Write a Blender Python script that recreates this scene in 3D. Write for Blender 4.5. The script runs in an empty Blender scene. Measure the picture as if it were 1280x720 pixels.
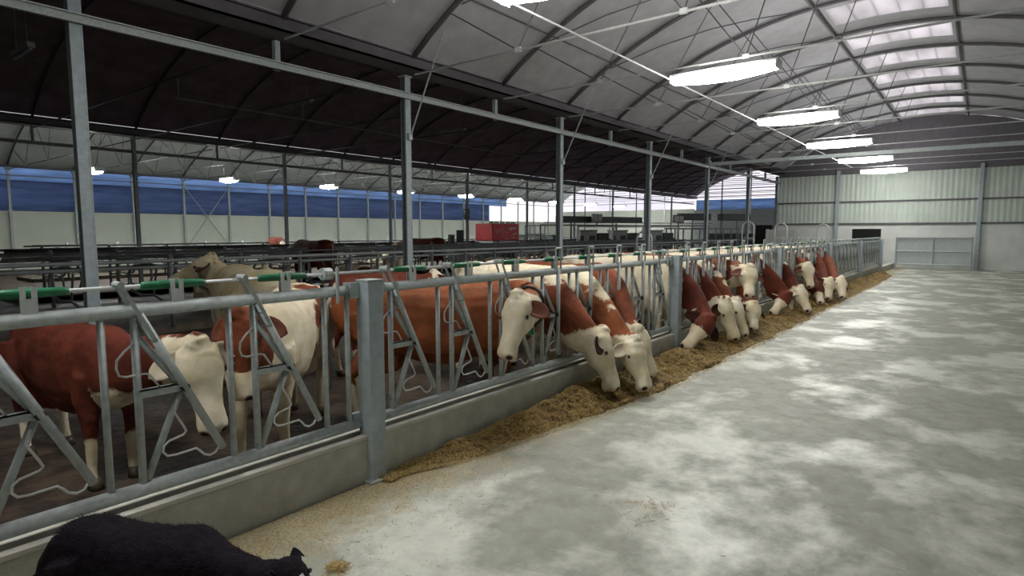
import bpy, math, random
import numpy as np
from mathutils import Vector, Matrix, noise
random.seed(7); np.random.seed(7)
PI = math.pi
S = bpy.context.scene
C = bpy.data.collections.new('barn'); S.collection.children.link(C)
S.view_settings.view_transform = 'Standard'
S.view_settings.look = 'None'
S.view_settings.gamma = 1.0
S.view_settings.use_curve_mapping = False
S.view_settings.exposure = 0.4
try:
    S.cycles.use_denoising = True
    S.cycles.max_bounces = 6
    S.cycles.sample_clamp_indirect = 8
except Exception:
    pass

ORD = 'first second third fourth fifth sixth seventh eighth ninth tenth eleventh twelfth thirteenth fourteenth fifteenth sixteenth seventeenth eighteenth nineteenth twentieth'.split()
def nth(i):
    if i < 20: return ORD[i]
    if i == 29: return 'thirtieth'
    if i < 30: return 'twenty-' + ORD[i - 20]
    return 'thirty-' + ORD[i - 30]

# ------------------------------------------------------------------ materials
def mat(name, col, rough=.6, metal=0., spec=.5, var=.12, vscale=6., bump=0., bscale=40., col2=None, mix_lo=.4, mix_hi=.62, detail=4, coords='Object'):
    m = bpy.data.materials.new(name); m.use_nodes = True
    nt = m.node_tree; N = nt.nodes; L = nt.links; b = N['Principled BSDF']
    tc = N.new('ShaderNodeTexCoord')
    no = N.new('ShaderNodeTexNoise'); no.inputs['Scale'].default_value = vscale; no.inputs['Detail'].default_value = detail
    L.new(tc.outputs[coords], no.inputs['Vector'])
    rp = N.new('ShaderNodeValToRGB'); L.new(no.outputs['Fac'], rp.inputs['Fac'])
    c2 = col2 if col2 else tuple(c * (1 - 2 * var) for c in col)
    rp.color_ramp.elements[0].position = mix_lo if col2 else .3
    rp.color_ramp.elements[1].position = mix_hi if col2 else .7
    rp.color_ramp.elements[0].color = (*c2, 1)
    rp.color_ramp.elements[1].color = (*col, 1)
    L.new(rp.outputs['Color'], b.inputs['Base Color'])
    b.inputs['Roughness'].default_value = rough
    b.inputs['Metallic'].default_value = metal
    b.inputs['Specular IOR Level'].default_value = spec
    if bump:
        n2 = N.new('ShaderNodeTexNoise'); n2.inputs['Scale'].default_value = bscale; n2.inputs['Detail'].default_value = 3
        L.new(tc.outputs[coords], n2.inputs['Vector'])
        bp = N.new('ShaderNodeBump'); bp.inputs['Strength'].default_value = bump; bp.inputs['Distance'].default_value = .02
        L.new(n2.outputs['Fac'], bp.inputs['Height']); L.new(bp.outputs['Normal'], b.inputs['Normal'])
    return m

def emit(name, col, st):
    m = bpy.data.materials.new(name); m.use_nodes = True
    nt = m.node_tree; nt.nodes.remove(nt.nodes['Principled BSDF'])
    e = nt.nodes.new('ShaderNodeEmission'); e.inputs['Color'].default_value = (*col, 1); e.inputs['Strength'].default_value = st
    nt.links.new(e.outputs[0], nt.nodes['Material Output'].inputs['Surface'])
    return m

def sheet_mat(name, col, diff=.4, var=.25, scale=2.):
    """thin woven or film sheet that lets daylight through"""
    m = bpy.data.materials.new(name); m.use_nodes = True
    nt = m.node_tree; N = nt.nodes; L = nt.links; N.remove(N['Principled BSDF'])
    tc = N.new('ShaderNodeTexCoord'); no = N.new('ShaderNodeTexNoise'); no.inputs['Scale'].default_value = scale
    mp = N.new('ShaderNodeMapping'); mp.inputs['Scale'].default_value = (1, .35, 3)
    L.new(tc.outputs['Object'], mp.inputs['Vector']); L.new(mp.outputs[0], no.inputs['Vector'])
    rp = N.new('ShaderNodeValToRGB'); L.new(no.outputs['Fac'], rp.inputs['Fac'])
    rp.color_ramp.elements[0].position = .35; rp.color_ramp.elements[1].position = .65
    rp.color_ramp.elements[0].color = (*[c * (1 - var) for c in col], 1); rp.color_ramp.elements[1].color = (*col, 1)
    t = N.new('ShaderNodeBsdfTranslucent'); d = N.new('ShaderNodeBsdfDiffuse'); mx = N.new('ShaderNodeMixShader')
    L.new(rp.outputs[0], t.inputs['Color']); L.new(rp.outputs[0], d.inputs['Color'])
    mx.inputs[0].default_value = diff
    L.new(t.outputs[0], mx.inputs[1]); L.new(d.outputs[0], mx.inputs[2])
    L.new(mx.outputs[0], N['Material Output'].inputs['Surface'])
    return m

GALV = mat('galvanised_steel', (.47, .52, .52), .5, .12, var=.14, vscale=30, bump=.05)
GALV_POST = mat('galvanised_post', (.40, .47, .50), .5, .12, var=.12, vscale=14, bump=.05)
BRIGHT = mat('bright_zinc', (.68, .70, .70), .4, .2, var=.08, vscale=20)
DULL = mat('dull_steel', (.24, .25, .27), .6, .3, var=.2, vscale=10)
DARKST = mat('dark_steel', (.055, .055, .06), .6, .3, var=.2, vscale=10)
GREEN = mat('green_plastic', (.01, .17, .07), .45, 0, var=.2, vscale=20)
RUBBER = mat('black_rubber', (.02, .02, .02), .7)
CONC = mat('curb_concrete', (.52, .53, .47), .85, 0, var=.14, vscale=7, bump=.25, bscale=60)
CONC_TOP = mat('curb_cap', (.62, .60, .54), .8, 0, var=.1, vscale=12, bump=.2)
WHITEC = mat('painted_concrete', (.66, .69, .66), .8, 0, var=.06, vscale=3)
PANEL = mat('ribbed_panel', (.54, .61, .55), .6, 0, var=.05, vscale=1.5)
PANEL_FAR = mat('wall_panel', (.60, .64, .56), .65, 0, var=.05, vscale=1)
ROOF_LIGHT = mat('roof_sheet_grey', (.45, .45, .485), .8, 0, var=.09, vscale=3, bump=.3, bscale=9)
ROOF_SHADED = mat('roof_sheet_shaded', (.17, .125, .155), .85, 0, var=.2, vscale=2)  # same sheeting as the lit spans, with the unlit bay's shade painted in
ROOF_FAR = mat('roof_sheet_far', (.56, .60, .57), .8, 0, var=.08, vscale=2)
TRUSSM = mat('truss_steel', (.13, .125, .135), .6, .3, var=.1, vscale=5)
DIRTF = mat('slurry_floor', (.085, .058, .038), .6, 0, col2=(.03, .02, .014), vscale=5, bump=.8, bscale=14)
MATTR = mat('cubicle_bed', (.055, .045, .035), .8, 0, col2=(.12, .10, .07), vscale=3, bump=.3)
GREYBOX = mat('grey_cabinet', (.36, .38, .37), .55, .1, var=.1, vscale=3)
DARKBOX = mat('dark_cabinet', (.055, .068, .062), .6, 0, var=.2, vscale=3)
LIGHTBOX = mat('pale_panel', (.55, .58, .54), .6, 0, var=.06, vscale=3)
REDM = mat('red_enamel', (.80, .03, .035), .4, 0, var=.12, vscale=4)
WHITEP = mat('white_paint', (.8, .8, .8), .5)
BLACKG = mat('black_glass', (.01, .01, .012), .2)
LAMPE = emit('lamp_light', (1, .985, .94), 42)
LAMPE_FAR = emit('lamp_light_far', (.97, 1, .97), 120)
CURTAIN_LO = sheet_mat('blue_curtain', (.21, .28, .44), .35)
CURTAIN_HI = sheet_mat('blue_net', (.40, .56, .80), .35)
SKYL = sheet_mat('skylight_film', (.97, .96, .96), .12, var=.28, scale=1.3)

def floor_material():
    m = bpy.data.materials.new('worn_concrete'); m.use_nodes = True
    nt = m.node_tree; N = nt.nodes; L = nt.links; b = N['Principled BSDF']
    tc = N.new('ShaderNodeTexCoord')
    def nz(scale, detail=5, dist=0., rough=.5, sc=(1, 1, 1)):
        mp = N.new('ShaderNodeMapping'); mp.inputs['Scale'].default_value = sc
        n = N.new('ShaderNodeTexNoise'); n.inputs['Scale'].default_value = scale; n.inputs['Detail'].default_value = detail
        n.inputs['Distortion'].default_value = dist; n.inputs['Roughness'].default_value = rough
        L.new(tc.outputs['Object'], mp.inputs['Vector']); L.new(mp.outputs[0], n.inputs['Vector']); return n
    def ramp(src, p0, p1, c0, c1):
        r = N.new('ShaderNodeValToRGB'); L.new(src, r.inputs['Fac'])
        r.color_ramp.elements[0].position = p0; r.color_ramp.elements[1].position = p1
        r.color_ramp.elements[0].color = (*c0, 1); r.color_ramp.elements[1].color = (*c1, 1); return r
    def mix(f, a, bb):
        x = N.new('ShaderNodeMix'); x.data_type = 'RGBA'
        L.new(f, x.inputs['Factor']); L.new(a, x.inputs['A']); L.new(bb, x.inputs['B']); return x.outputs['Result']
    big = nz(1.0, 8, .15, .62, (1.0, .8, 1)); fine = nz(5, 7, .2, .68); tiny = nz(60, 3)
    base = ramp(fine.outputs['Fac'], .3, .7, (.235, .245, .195), (.38, .39, .335))
    pale = ramp(fine.outputs['Fac'], .3, .7, (.52, .545, .465), (.72, .74, .655))
    pm = ramp(big.outputs['Fac'], .48, .60, (0, 0, 0), (1, 1, 1))
    c = mix(pm.outputs['Color'], base.outputs['Color'], pale.outputs['Color'])
    # straw dust along the trough
    sx = N.new('ShaderNodeSeparateXYZ'); L.new(tc.outputs['Object'], sx.inputs[0])
    mr = N.new('ShaderNodeMapRange'); mr.inputs['From Min'].default_value = -2.25; mr.inputs['From Max'].default_value = -3.0
    L.new(sx.outputs['X'], mr.inputs['Value'])
    dn = nz(5, 6, .4, .7)
    ad = N.new('ShaderNodeMath'); ad.operation = 'MULTIPLY_ADD'; ad.inputs[1].default_value = 1.3
    L.new(dn.outputs['Fac'], ad.inputs[0])
    sb = N.new('ShaderNodeMath'); sb.operation = 'SUBTRACT'; sb.inputs[1].default_value = .75
    L.new(mr.outputs[0], sb.inputs[0]); L.new(sb.outputs[0], ad.inputs[2])
    dm = ramp(ad.outputs[0], .25, .75, (0, 0, 0), (.85, .85, .85))
    dust = ramp(tiny.outputs['Fac'], .35, .65, (.20, .15, .07), (.44, .36, .20))
    c = mix(dm.outputs['Color'], c, dust.outputs['Color'])
    L.new(c, b.inputs['Base Color'])
    rr = N.new('ShaderNodeMapRange'); rr.inputs['To Min'].default_value = .62; rr.inputs['To Max'].default_value = .36
    L.new(pm.outputs['Color'], rr.inputs['Value']); L.new(rr.outputs[0], b.inputs['Roughness'])
    bp = N.new('ShaderNodeBump'); bp.inputs['Strength'].default_value = .25; bp.inputs['Distance'].default_value = .01
    L.new(fine.outputs['Fac'], bp.inputs['Height']); L.new(bp.outputs['Normal'], b.inputs['Normal'])
    return m
FLOORM = floor_material()

def coat_material(name, brown, white=(.78, .71, .56), dirty=.16):
    m = bpy.data.materials.new(name); m.use_nodes = True
    nt = m.node_tree; N = nt.nodes; L = nt.links; b = N['Principled BSDF']
    tc = N.new('ShaderNodeTexCoord')
    def nz(scale, d=3):
        n = N.new('ShaderNodeTexNoise'); n.inputs['Scale'].default_value = scale; n.inputs['Detail'].default_value = d
        L.new(tc.outputs['Object'], n.inputs['Vector']); return n
    def attr(nm):
        a = N.new('ShaderNodeAttribute'); a.attribute_name = nm; return a
    def edge(a, n, amp, soft):
        s = N.new('ShaderNodeMath'); s.operation = 'SUBTRACT'; s.inputs[1].default_value = .5; L.new(n.outputs['Fac'], s.inputs[0])
        k = N.new('ShaderNodeMath'); k.operation = 'MULTIPLY_ADD'; k.inputs[1].default_value = amp
        L.new(s.outputs[0], k.inputs[0]); L.new(a.outputs['Fac'], k.inputs[2])
        r = N.new('ShaderNodeMapRange'); r.inputs['From Min'].default_value = -soft; r.inputs['From Max'].default_value = soft
        L.new(k.outputs[0], r.inputs['Value']); return r.outputs[0]
    def mixc(f, a, bb):
        x = N.new('ShaderNodeMix'); x.data_type = 'RGBA'; L.new(f, x.inputs['Factor'])
        if isinstance(a, tuple): x.inputs['A'].default_value = (*a, 1)
        else: L.new(a, x.inputs['A'])
        if isinstance(bb, tuple): x.inputs['B'].default_value = (*bb, 1)
        else: L.new(bb, x.inputs['B'])
        return x.outputs['Result']
    nv = nz(5); ne = nz(9, 5)
    r1 = N.new('ShaderNodeMapRange'); r1.inputs['From Min'].default_value = .35; r1.inputs['From Max'].default_value = .68; L.new(nv.outputs['Fac'], r1.inputs['Value'])
    bc = mixc(r1.outputs[0], tuple(x * .62 for x in brown), tuple(x * 1.15 for x in brown))
    wc = mixc(r1.outputs[0], (white[0]*(1-dirty*1.5), white[1]*(1-dirty*1.8), white[2]*(1-dirty*2.6)), white)
    c = mixc(edge(attr('white'), ne, .20, .012), bc, wc)
    c = mixc(edge(attr('pink'), nz(12), .03, .02), c, (.52, .37, .29))
    c = mixc(edge(attr('dark'), nz(12), .02, .008), c, (.02, .014, .012))
    L.new(c, b.inputs['Base Color']); b.inputs['Roughness'].default_value = .75
    b.inputs['Specular IOR Level'].default_value = .25
    n3 = nz(90, 2); bp = N.new('ShaderNodeBump'); bp.inputs['Strength'].default_value = .25; bp.inputs['Distance'].default_value = .01
    L.new(n3.outputs['Fac'], bp.inputs['Height']); L.new(bp.outputs['Normal'], b.inputs['Normal'])
    return m
BROWN = coat_material('coat_chestnut', (.20, .053, .020))
DEEP = coat_material('coat_deep_red', (.13, .028, .014))
ORANGE = coat_material('coat_orange', (.25, .075, .025))
GREYC = coat_material('coat_grey_cream', (.10, .06, .035), (.34, .30, .21), .2)
HOOFM = mat('hoof_horn', (.06, .045, .03), .5)
EYEM = mat('eye_gloss', (.008, .006, .005), .15, 0, .8)
EAR_IN = mat('ear_inside', (.10, .045, .03), .8)
EARMATS = {'b': mat('ear_brown', (.13, .035, .015), .8), 'd': mat('ear_dark', (.040, .014, .009), .9, 0, .15), 'w': mat('ear_cream', (.55, .48, .36), .8)}
TAILM = mat('tail_hair', (.48, .42, .33), .85)
TAILB = mat('tail_brown', (.18, .06, .025), .85)
TAGM = mat('tag_orange', (.75, .22, .04), .5)
TAGW = mat('tag_pale', (.75, .70, .62), .5)
DOGM = mat('dog_fur_black', (.012, .008, .014), .7, 0, .12, var=.3, vscale=25, bump=.5, bscale=120)
DOGW = mat('dog_fur_white', (.7, .68, .66), .7)

# ------------------------------------------------------------------ mesh building
class MB:
    def __init__(s): s.v = []; s.f = []; s.mi = []
    def add(s, vs, fs, mi=0):
        o = len(s.v); s.v += [tuple(v) for v in vs]; s.f += [tuple(o + i for i in f) for f in fs]; s.mi += [mi] * len(fs)
    def box(s, x0, x1, y0, y1, z0, z1, mi=0):
        s.add([(x0,y0,z0),(x1,y0,z0),(x1,y1,z0),(x0,y1,z0),(x0,y0,z1),(x1,y0,z1),(x1,y1,z1),(x0,y1,z1)],
              [(3,2,1,0),(4,5,6,7),(0,1,5,4),(1,2,6,5),(2,3,7,6),(3,0,4,7)], mi)
    def tube(s, pts, r, n=8, mi=0, cap=True, closed=False):
        P = [Vector(p) for p in pts]; R = r if isinstance(r, (list, tuple)) else [r] * len(P)
        rings = []; prev = None
        for i, p in enumerate(P):
            if closed: t = P[(i + 1) % len(P)] - P[i - 1]
            else: t = P[min(i + 1, len(P) - 1)] - P[max(i - 1, 0)]
            t.normalize()
            if prev is None:
                a = Vector((0, 0, 1)) if abs(t.z) < .9 else Vector((1, 0, 0))
                u = t.cross(a).normalized()
            else:
                u = (prev - t * prev.dot(t)).normalized()
            prev = u; w = t.cross(u)
            rings.append([p + (u * math.cos(2*PI*k/n) + w * math.sin(2*PI*k/n)) * R[i] for k in range(n)])
        vs = [v for rg in rings for v in rg]; fs = []
        m = len(P)
        for i in range(m if closed else m - 1):
            a = i * n; b = ((i + 1) % m) * n
            for k in range(n): fs.append((a + k, a + (k+1) % n, b + (k+1) % n, b + k))
        if cap and not closed:
            fs.append(tuple(range(n))[::-1]); fs.append(tuple((m-1)*n + k for k in range(n)))
        s.add(vs, fs, mi)
    def bar(s, a, b, w, h, mi=0):
        """rectangular bar from a to b; h is measured nearest to vertical"""
        a = Vector(a); b = Vector(b); t = (b - a).normalized()
        up = Vector((0, 0, 1)) if abs(t.z) < .95 else Vector((0, 1, 0))
        u = t.cross(up).normalized(); v = u.cross(t)
        vs = [p + u*x*w/2 + v*y*h/2 for p in (a, b) for x, y in ((-1,-1),(1,-1),(1,1),(-1,1))]
        s.add(vs, [(0,1,2,3),(7,6,5,4),(1,0,4,5),(2,1,5,6),(3,2,6,7),(0,3,7,4)], mi)
    def ell(s, c, r, M=None, n=12, m=8, mi=0):
        c = Vector(c); r = (r, r, r) if isinstance(r, (int, float)) else r
        vs = []; fs = []
        for i in range(m + 1):
            th = PI * i / m
            for k in range(n):
                ph = 2*PI*k/n
                p = Vector((r[0]*math.sin(th)*math.cos(ph), r[1]*math.sin(th)*math.sin(ph), r[2]*math.cos(th)))
                vs.append(c + (M @ p if M else p))
        for i in range(m):
            for k in range(n): fs.append((i*n+k, (i+1)*n+k, (i+1)*n+(k+1)%n, i*n+(k+1)%n))
        s.add(vs, fs, mi)
    def rings(s, rg, mi=0):
        """loft: each ring (centre, side vector, up vector, half width, half height[, lower half height])"""
        n = 18; vs = []; fs = []
        for q in rg:
            c, sd, up, hw, hh = q[:5]; hl = q[5] if len(q) > 5 else hh
            for k in range(n):
                a = 2*PI*k/n; ca, sa = math.cos(a), math.sin(a)
                e = .85
                x = math.copysign(abs(ca)**e, ca); y = math.copysign(abs(sa)**e, sa)
                vs.append(Vector(c) + Vector(sd)*x*hw + Vector(up)*y*(hh if y > 0 else hl))
        for i in range(len(rg)-1):
            for k in range(n): fs.append((i*n+k, i*n+(k+1)%n, (i+1)*n+(k+1)%n, (i+1)*n+k))
        fs.append(tuple(range(n))[::-1]); fs.append(tuple((len(rg)-1)*n+k for k in range(n)))
        s.add(vs, fs, mi)
    def mesh(s, name):
        me = bpy.data.meshes.new(name); me.from_pydata(s.v, [], s.f); me.update()
        return me
    def build(s, name, mats, parent=None, smooth=False, loc=None, bevel=0):
        me = s.mesh(name)
        mats = mats if isinstance(mats, (list, tuple)) else [mats]
        for m in mats: me.materials.append(m)
        me.polygons.foreach_set('material_index', s.mi)
        if smooth: me.polygons.foreach_set('use_smooth', [True]*len(me.polygons))
        o = bpy.data.objects.new(name, me); C.objects.link(o)
        if parent: o.parent = parent
        if loc: o.location = loc
        if bevel:
            b = o.modifiers.new('bevel', 'BEVEL'); b.width = bevel; b.segments = 2; b.limit_method = 'ANGLE'
        return o

def tag(o, label, cat, group=None, kind=None):
    o['label'] = label; o['category'] = cat
    if group: o['group'] = group
    if kind: o['kind'] = kind
    return o
def thing(name, label, cat, loc=(0,0,0), rz=0, group=None):
    o = bpy.data.objects.new(name, None); C.objects.link(o); o.empty_display_size = .1
    o.location = loc; o.rotation_euler = (0, 0, rz)
    return tag(o, label, cat, group)
def struct(o, label=None):
    o['kind'] = 'structure'
    if label: o['label'] = label
    return o
def copy_tree(o, parent=None):
    c = o.copy(); C.objects.link(c)
    if parent: c.parent = parent
    for ch in list(o.children): copy_tree(ch, c)
    return c

# ------------------------------------------------------------------ setting
XF = -3.2           # fence plane
XB = -8.3           # first row of posts
X2 = -20.45         # second row of posts
XW = -34.6          # far long wall
BF = -0.10          # barn floor
YE = 52.5           # far gable
YW = 32.5           # wall across the end of the feed aisle
YS = -8.0
XR = 3.9

m = MB()   # aisle floor, slight grid so that it stays one slab
m.box(XF + .1, XR, YS, YW, -.2, 0)
struct(m.build('floor', FLOORM))
m = MB(); m.box(XW, XF + .1, YS, YE, BF - .15, BF)
m.box(XF + .1, XR, YW + .2, YE, BF - .15, BF)
struct(m.build('floor_barn', DIRTF))

# ceilings
def arch_z(x, cx, half, rise=2.1, z0=4.6):
    R = (half*half + rise*rise) / (2*rise)
    return z0 + rise - (R - math.sqrt(max(R*R - (x-cx)**2, 0)))
def vault(x0, x1, cx, half, y0, y1, th=.04, n=14, ny=1, holes=None):
    mb = MB(); xs = [x0 + (x1-x0)*i/n for i in range(n+1)]
    for i in range(n):
        a, b = xs[i], xs[i+1]; za, zb = arch_z(a, cx, half), arch_z(b, cx, half)
        mb.add([(a,y0,za),(b,y0,zb),(b,y1,zb),(a,y1,za),(a,y0,za+th),(b,y0,zb+th),(b,y1,zb+th),(a,y1,za+th)],
               [(0,1,2,3),(7,6,5,4),(0,4,5,1),(3,2,6,7),(0,3,7,4),(1,5,6,2)])
    return mb
C1, H1 = (XB+XR)/2, (XR-XB)/2
C2, H2 = (XB+X2)/2, (XB-X2)/2
C3, H3 = (X2+XW)/2, (X2-XW)/2
SK0, SK1 = -3.15, -.9     # translucent strip right of the ridge purlin
struct(vault(XB+.2, SK0, C1, H1, YS, YW).build('ceiling', ROOF_LIGHT))
struct(vault(SK1, XR, C1, H1, YS, YW).build('ceiling_right', ROOF_LIGHT))
struct(vault(X2+.2, XB-.2, C2, H2, YS, YE).build('ceiling_middle', ROOF_SHADED))
struct(vault(XW, X2-.2, C3, H3, YS, YE).build('ceiling_left', ROOF_FAR))
wn = 1
for k in range(16):
    y0 = YS + .5 + 2.5*k
    if y0 > YW - 2.4: break
    # opaque border sheets between translucent strips
    if k == 0:
        struct(vault(SK0, SK1, C1, H1, YS, y0+.55, n=5).build('trim_%d' % (k+60), ROOF_LIGHT))
    struct(vault(SK0, SK1, C1, H1, y0+.55, y0+1.85, n=5).build('window_%d' % wn, SKYL)); wn += 1
    struct(vault(SK0, SK1, C1, H1, y0+1.85, y0+3.05, n=5).build('trim_%d' % (k+61), ROOF_LIGHT))

def gutter(x, y0, y1, nm):
    mb = MB(); w = .24
    mb.box(x-w, x+w, y0, y1, 4.50, 4.53); mb.box(x-w, x-w+.03, y0, y1, 4.50, 4.68); mb.box(x+w-.03, x+w, y0, y1, 4.50, 4.68)
    mb.box(x-w, x+w, y0, y1, 4.70, 4.73)
    return struct(mb.build(nm, TRUSSM))
gutter(XB, YS, YE, 'trim_1'); gutter(X2, YS, YE, 'trim_2')
g3 = MB(); g3.box(XW, XW+.3, YS, YE, 4.5, 4.6); struct(g3.build('trim_3', TRUSSM))

# walls
m = MB(); m.box(XR, XR+.2, YS, YW, -.2, 4.7); struct(m.build('wall_right', WHITEC))
m = MB(); m.box(XW, XR+.2, YS-.2, YS, -.2, 7); struct(m.build('wall_front', PANEL_FAR))
m = MB(); m.box(XW-.15, XW, YS, YE, BF, 2.50); m.box(XW-.17, XW+.05, YS, YE, 2.46, 2.56); struct(m.build('wall_left', PANEL_FAR))
# blue curtain in the side opening
def wavy_sheet(nm, mt, x, y0, y1, z0, z1, amp=.04):
    mb = MB(); n = 160; vs = []; fs = []
    for i in range(n+1):
        y = y0 + (y1-y0)*i/n; dx = amp*math.sin(i*1.9) * .5
        vs += [(x+dx, y, z0), (x+dx*.4, y, z1)]
    for i in range(n): fs.append((2*i, 2*i+2, 2*i+3, 2*i+1))
    mb.add(vs, fs); o = mb.build(nm, mt, smooth=True)
    sd = o.modifiers.new('thickness', 'SOLIDIFY'); sd.thickness = .004
    return o
tag(wavy_sheet('wind_curtain', CURTAIN_LO, XW-.08, YS, 41, 2.5, 3.95), 'deep blue wind curtain hung in the long side opening above the pale wall', 'curtain')
tag(wavy_sheet('wind_net', CURTAIN_HI, XW-.12, YS, 43.5, 3.9, 4.55, .01), 'lighter blue net strip above the deep blue wind curtain', 'curtain')

# far gable walls
def gable(x0, x1, cx, half, z_panel, nm, mt):
    mb = MB(); mb.box(x0, x1, YE, YE+.15, BF, z_panel); o = mb.build(nm, mt); return struct(o)
gable(XW, X2, C3, H3, 3.62, 'wall_back_left', PANEL_FAR)
gable(X2, XR, C2, H2, 3.5, 'wall_back_middle', mat('gable_panel_grey', (.34, .38, .37), .7))
tag(wavy_sheet('gable_curtain', CURTAIN_HI, 0, 0, 12, 3.5, 4.38, .02), 'pale blue curtain across the far gable of the dark roofed bay', 'curtain')
gc = bpy.data.objects['gable_curtain']; gc.rotation_euler = (0, 0, PI/2); gc.location = (XB, YE+.02, 0)
def gable_grid(x0, x1, cx, half, z0, zs, nm, lab):
    t = thing(nm, lab, 'gable grille', ((x0+x1)/2, YE, z0)); 
    z = z0 + zs; 
    while z < 6.6:
        w = half
        if z > 4.6:
            R = (half*half + 2.1*2.1)/4.2; dz = z - (4.6 + 2.1 - R); w = math.sqrt(max(R*R - dz*dz, 0))
        b = MB(); b.bar((cx-w-t.location.x, .03, z-z0), (cx+w-t.location.x, .03, z-z0), .05, .05)
        b.build('slat', DULL, t); z += zs
    for i in range(1, 5):
        x = x0 + (x1-x0)*i/5; b = MB(); b.box(x-.04-t.location.x, x+.04-t.location.x, -.05, .03, -3.6 if i != 2 else -3.6, arch_z(x, cx, half)-z0)
        b.build('post', TRUSSM if i % 2 else BRIGHT, t)
    return t
gable_grid(X2, XB, C2, H2, 4.3, .33, 'gable_grille', 'louvred arched gable opening with bright sky, under the dark roof')
gable_grid(XW, X2, C3, H3, 3.62, .62, 'gable_grille', 'arched gable opening with bright sky in the far left bay')

# wall across the end of the feed aisle (ribbed sheet above white concrete)
def ribbed(nm, x0, x1, y, z0, z1, mt, pitch=.2):
    mb = MB(); vs = []; fs = []; x = x0; k = 0; prof = [0, .02, .02, 0]; st = [.35, .1, .45, .1]
    xs = []; 
    while x < x1:
        for q in range(4):
            xs.append((min(x, x1), prof[q])); x += pitch*st[q]
    for x, d in xs: vs += [(x, y-d, z0), (x, y-d, z1)]
    for i in range(len(xs)-1): fs.append((2*i, 2*i+2, 2*i+3, 2*i+1))
    n = len(vs); mb.add(vs, fs); mb.box(x0, x1, y+.01, y+.06, z0, z1)
    return struct(mb.build(nm, mt))
ribbed('wall_back', XB, XR, YW, 1.95, 4.33, PANEL)
m = MB()
wx0, wx1, wz0, wz1 = -4.94, -3.75, 1.15, 1.76
m.box(XB, wx0, YW, YW+.2, BF, 1.95); m.box(wx1, XR, YW, YW+.2, BF, 1.95)
m.box(wx0, wx1, YW, YW+.2, BF, wz0); m.box(wx0, wx1, YW, YW+.2, wz1, 1.95)
struct(m.build('wall_back_plinth', WHITEC))
m = MB(); m.box(wx0, wx1, YW+.12, YW+.16, wz0, wz1); struct(m.build('window_40', BLACKG))
m = MB()
for i in range(14):
    a = XB + (XR-XB)*i/14; b = XB + (XR-XB)*(i+1)/14
    za, zb = arch_z(max(a, XB+.02), C1, H1), arch_z(min(b, XR-.02), C1, H1)
    m.add([(a,YW,4.33),(b,YW,4.33),(b,YW,zb),(a,YW,za),(a,YW+.05,4.33),(b,YW+.05,4.33),(b,YW+.05,zb),(a,YW+.05,za)],
          [(0,1,2,3),(7,6,5,4)])
struct(m.build('wall_back_gable', mat('gable_grey', (.16, .15, .17), .8)))
for i, (a, b) in enumerate((((XB, YW-.05, 3.03), (XR, YW-.05, 3.03)), ((XB, YW-.05, 2.0), (XR, YW-.05, 2.0)), ((XB, YW-.06, 4.36), (XR, YW-.06, 4.36)))):
    m = MB(); m.bar(a, b, .05, .07); struct(m.build('trim_%d' % (10+i), TRUSSM))
for i, x in enumerate((-5.6, -.2)):
    m = MB(); m.box(x-.07, x+.07, YW-.16, YW-.03, BF, 4.5)
    m.box(x-.11, x+.11, YW-.18, YW-.02, 0, .02)
    tag(m.build('steel_post', GALV_POST), ['grey steel post fixed to the ribbed wall beyond the fence end', 'grey steel post on the ribbed wall right of the dark opening'][i], 'post')

# curb under the fence
m = MB()
m.box(XF-.16, XF+.08, YS, 27.6, BF, .285)
m.box(XF-.16, XF+.08, 27.6, YW, BF, .22)
o = struct(m.build('trim_20', CONC, bevel=.008), 'grey concrete curb under the headlock fence')
m = MB(); m.box(XF+.03, XF+.085, YS, 27.6, .285, .312)
m.box(XF-.06, XF-.02, YS, 27.6, .285, .318)
struct(m.build('trim_21', CONC_TOP, bevel=.004))

# ------------------------------------------------------------------ columns, beams
def i_post(nm, x, y, z1, lab, grp, w=.12, mt=GALV_POST, base=BF):
    t = thing(nm, lab, 'post', (x, y, base), 0, grp)
    b = MB(); h = z1-base
    b.box(-w/2, w/2, -w/2, -w/2+.015, 0, h); b.box(-w/2, w/2, w/2-.015, w/2, 0, h); b.box(-.02, .02, -w/2, w/2, 0, h)
    b.box(-w/2+.005, -w/2+.02, -w/2, w/2, 0, h); b.box(w/2-.02, w/2-.005, -w/2, w/2, 0, h)
    b.build('shaft', mt, t)
    b = MB(); b.box(-.12, .12, -.12, .12, .0, .02); b.build('base_plate', mt, t)
    b = MB(); b.box(-.09, .09, -.09, .09, h-.02, h); b.build('cap_plate', mt, t)
    return t
yk = [2.5 + 5*i for i in range(0, 6)]
for i, y in enumerate(yk):
    i_post('steel_post', XB, y, 4.40, '%s tall galvanised post from the camera in the row behind the fence' % nth(i), 'posts along the long beam', .13)
for i in range(8, 12):
    i_post('steel_post', XB - (.09 if i == 8 else 0), -2.5+5*(i-1), 4.40, ['galvanised post at the left edge of the ribbed wall', 'tall galvanised post just beyond the ribbed wall edge', 'tall galvanised post midway between ribbed wall and far gable', 'tall galvanised post nearest the far gable in the beam row'][i-8], 'posts along the long beam', .13)
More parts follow.
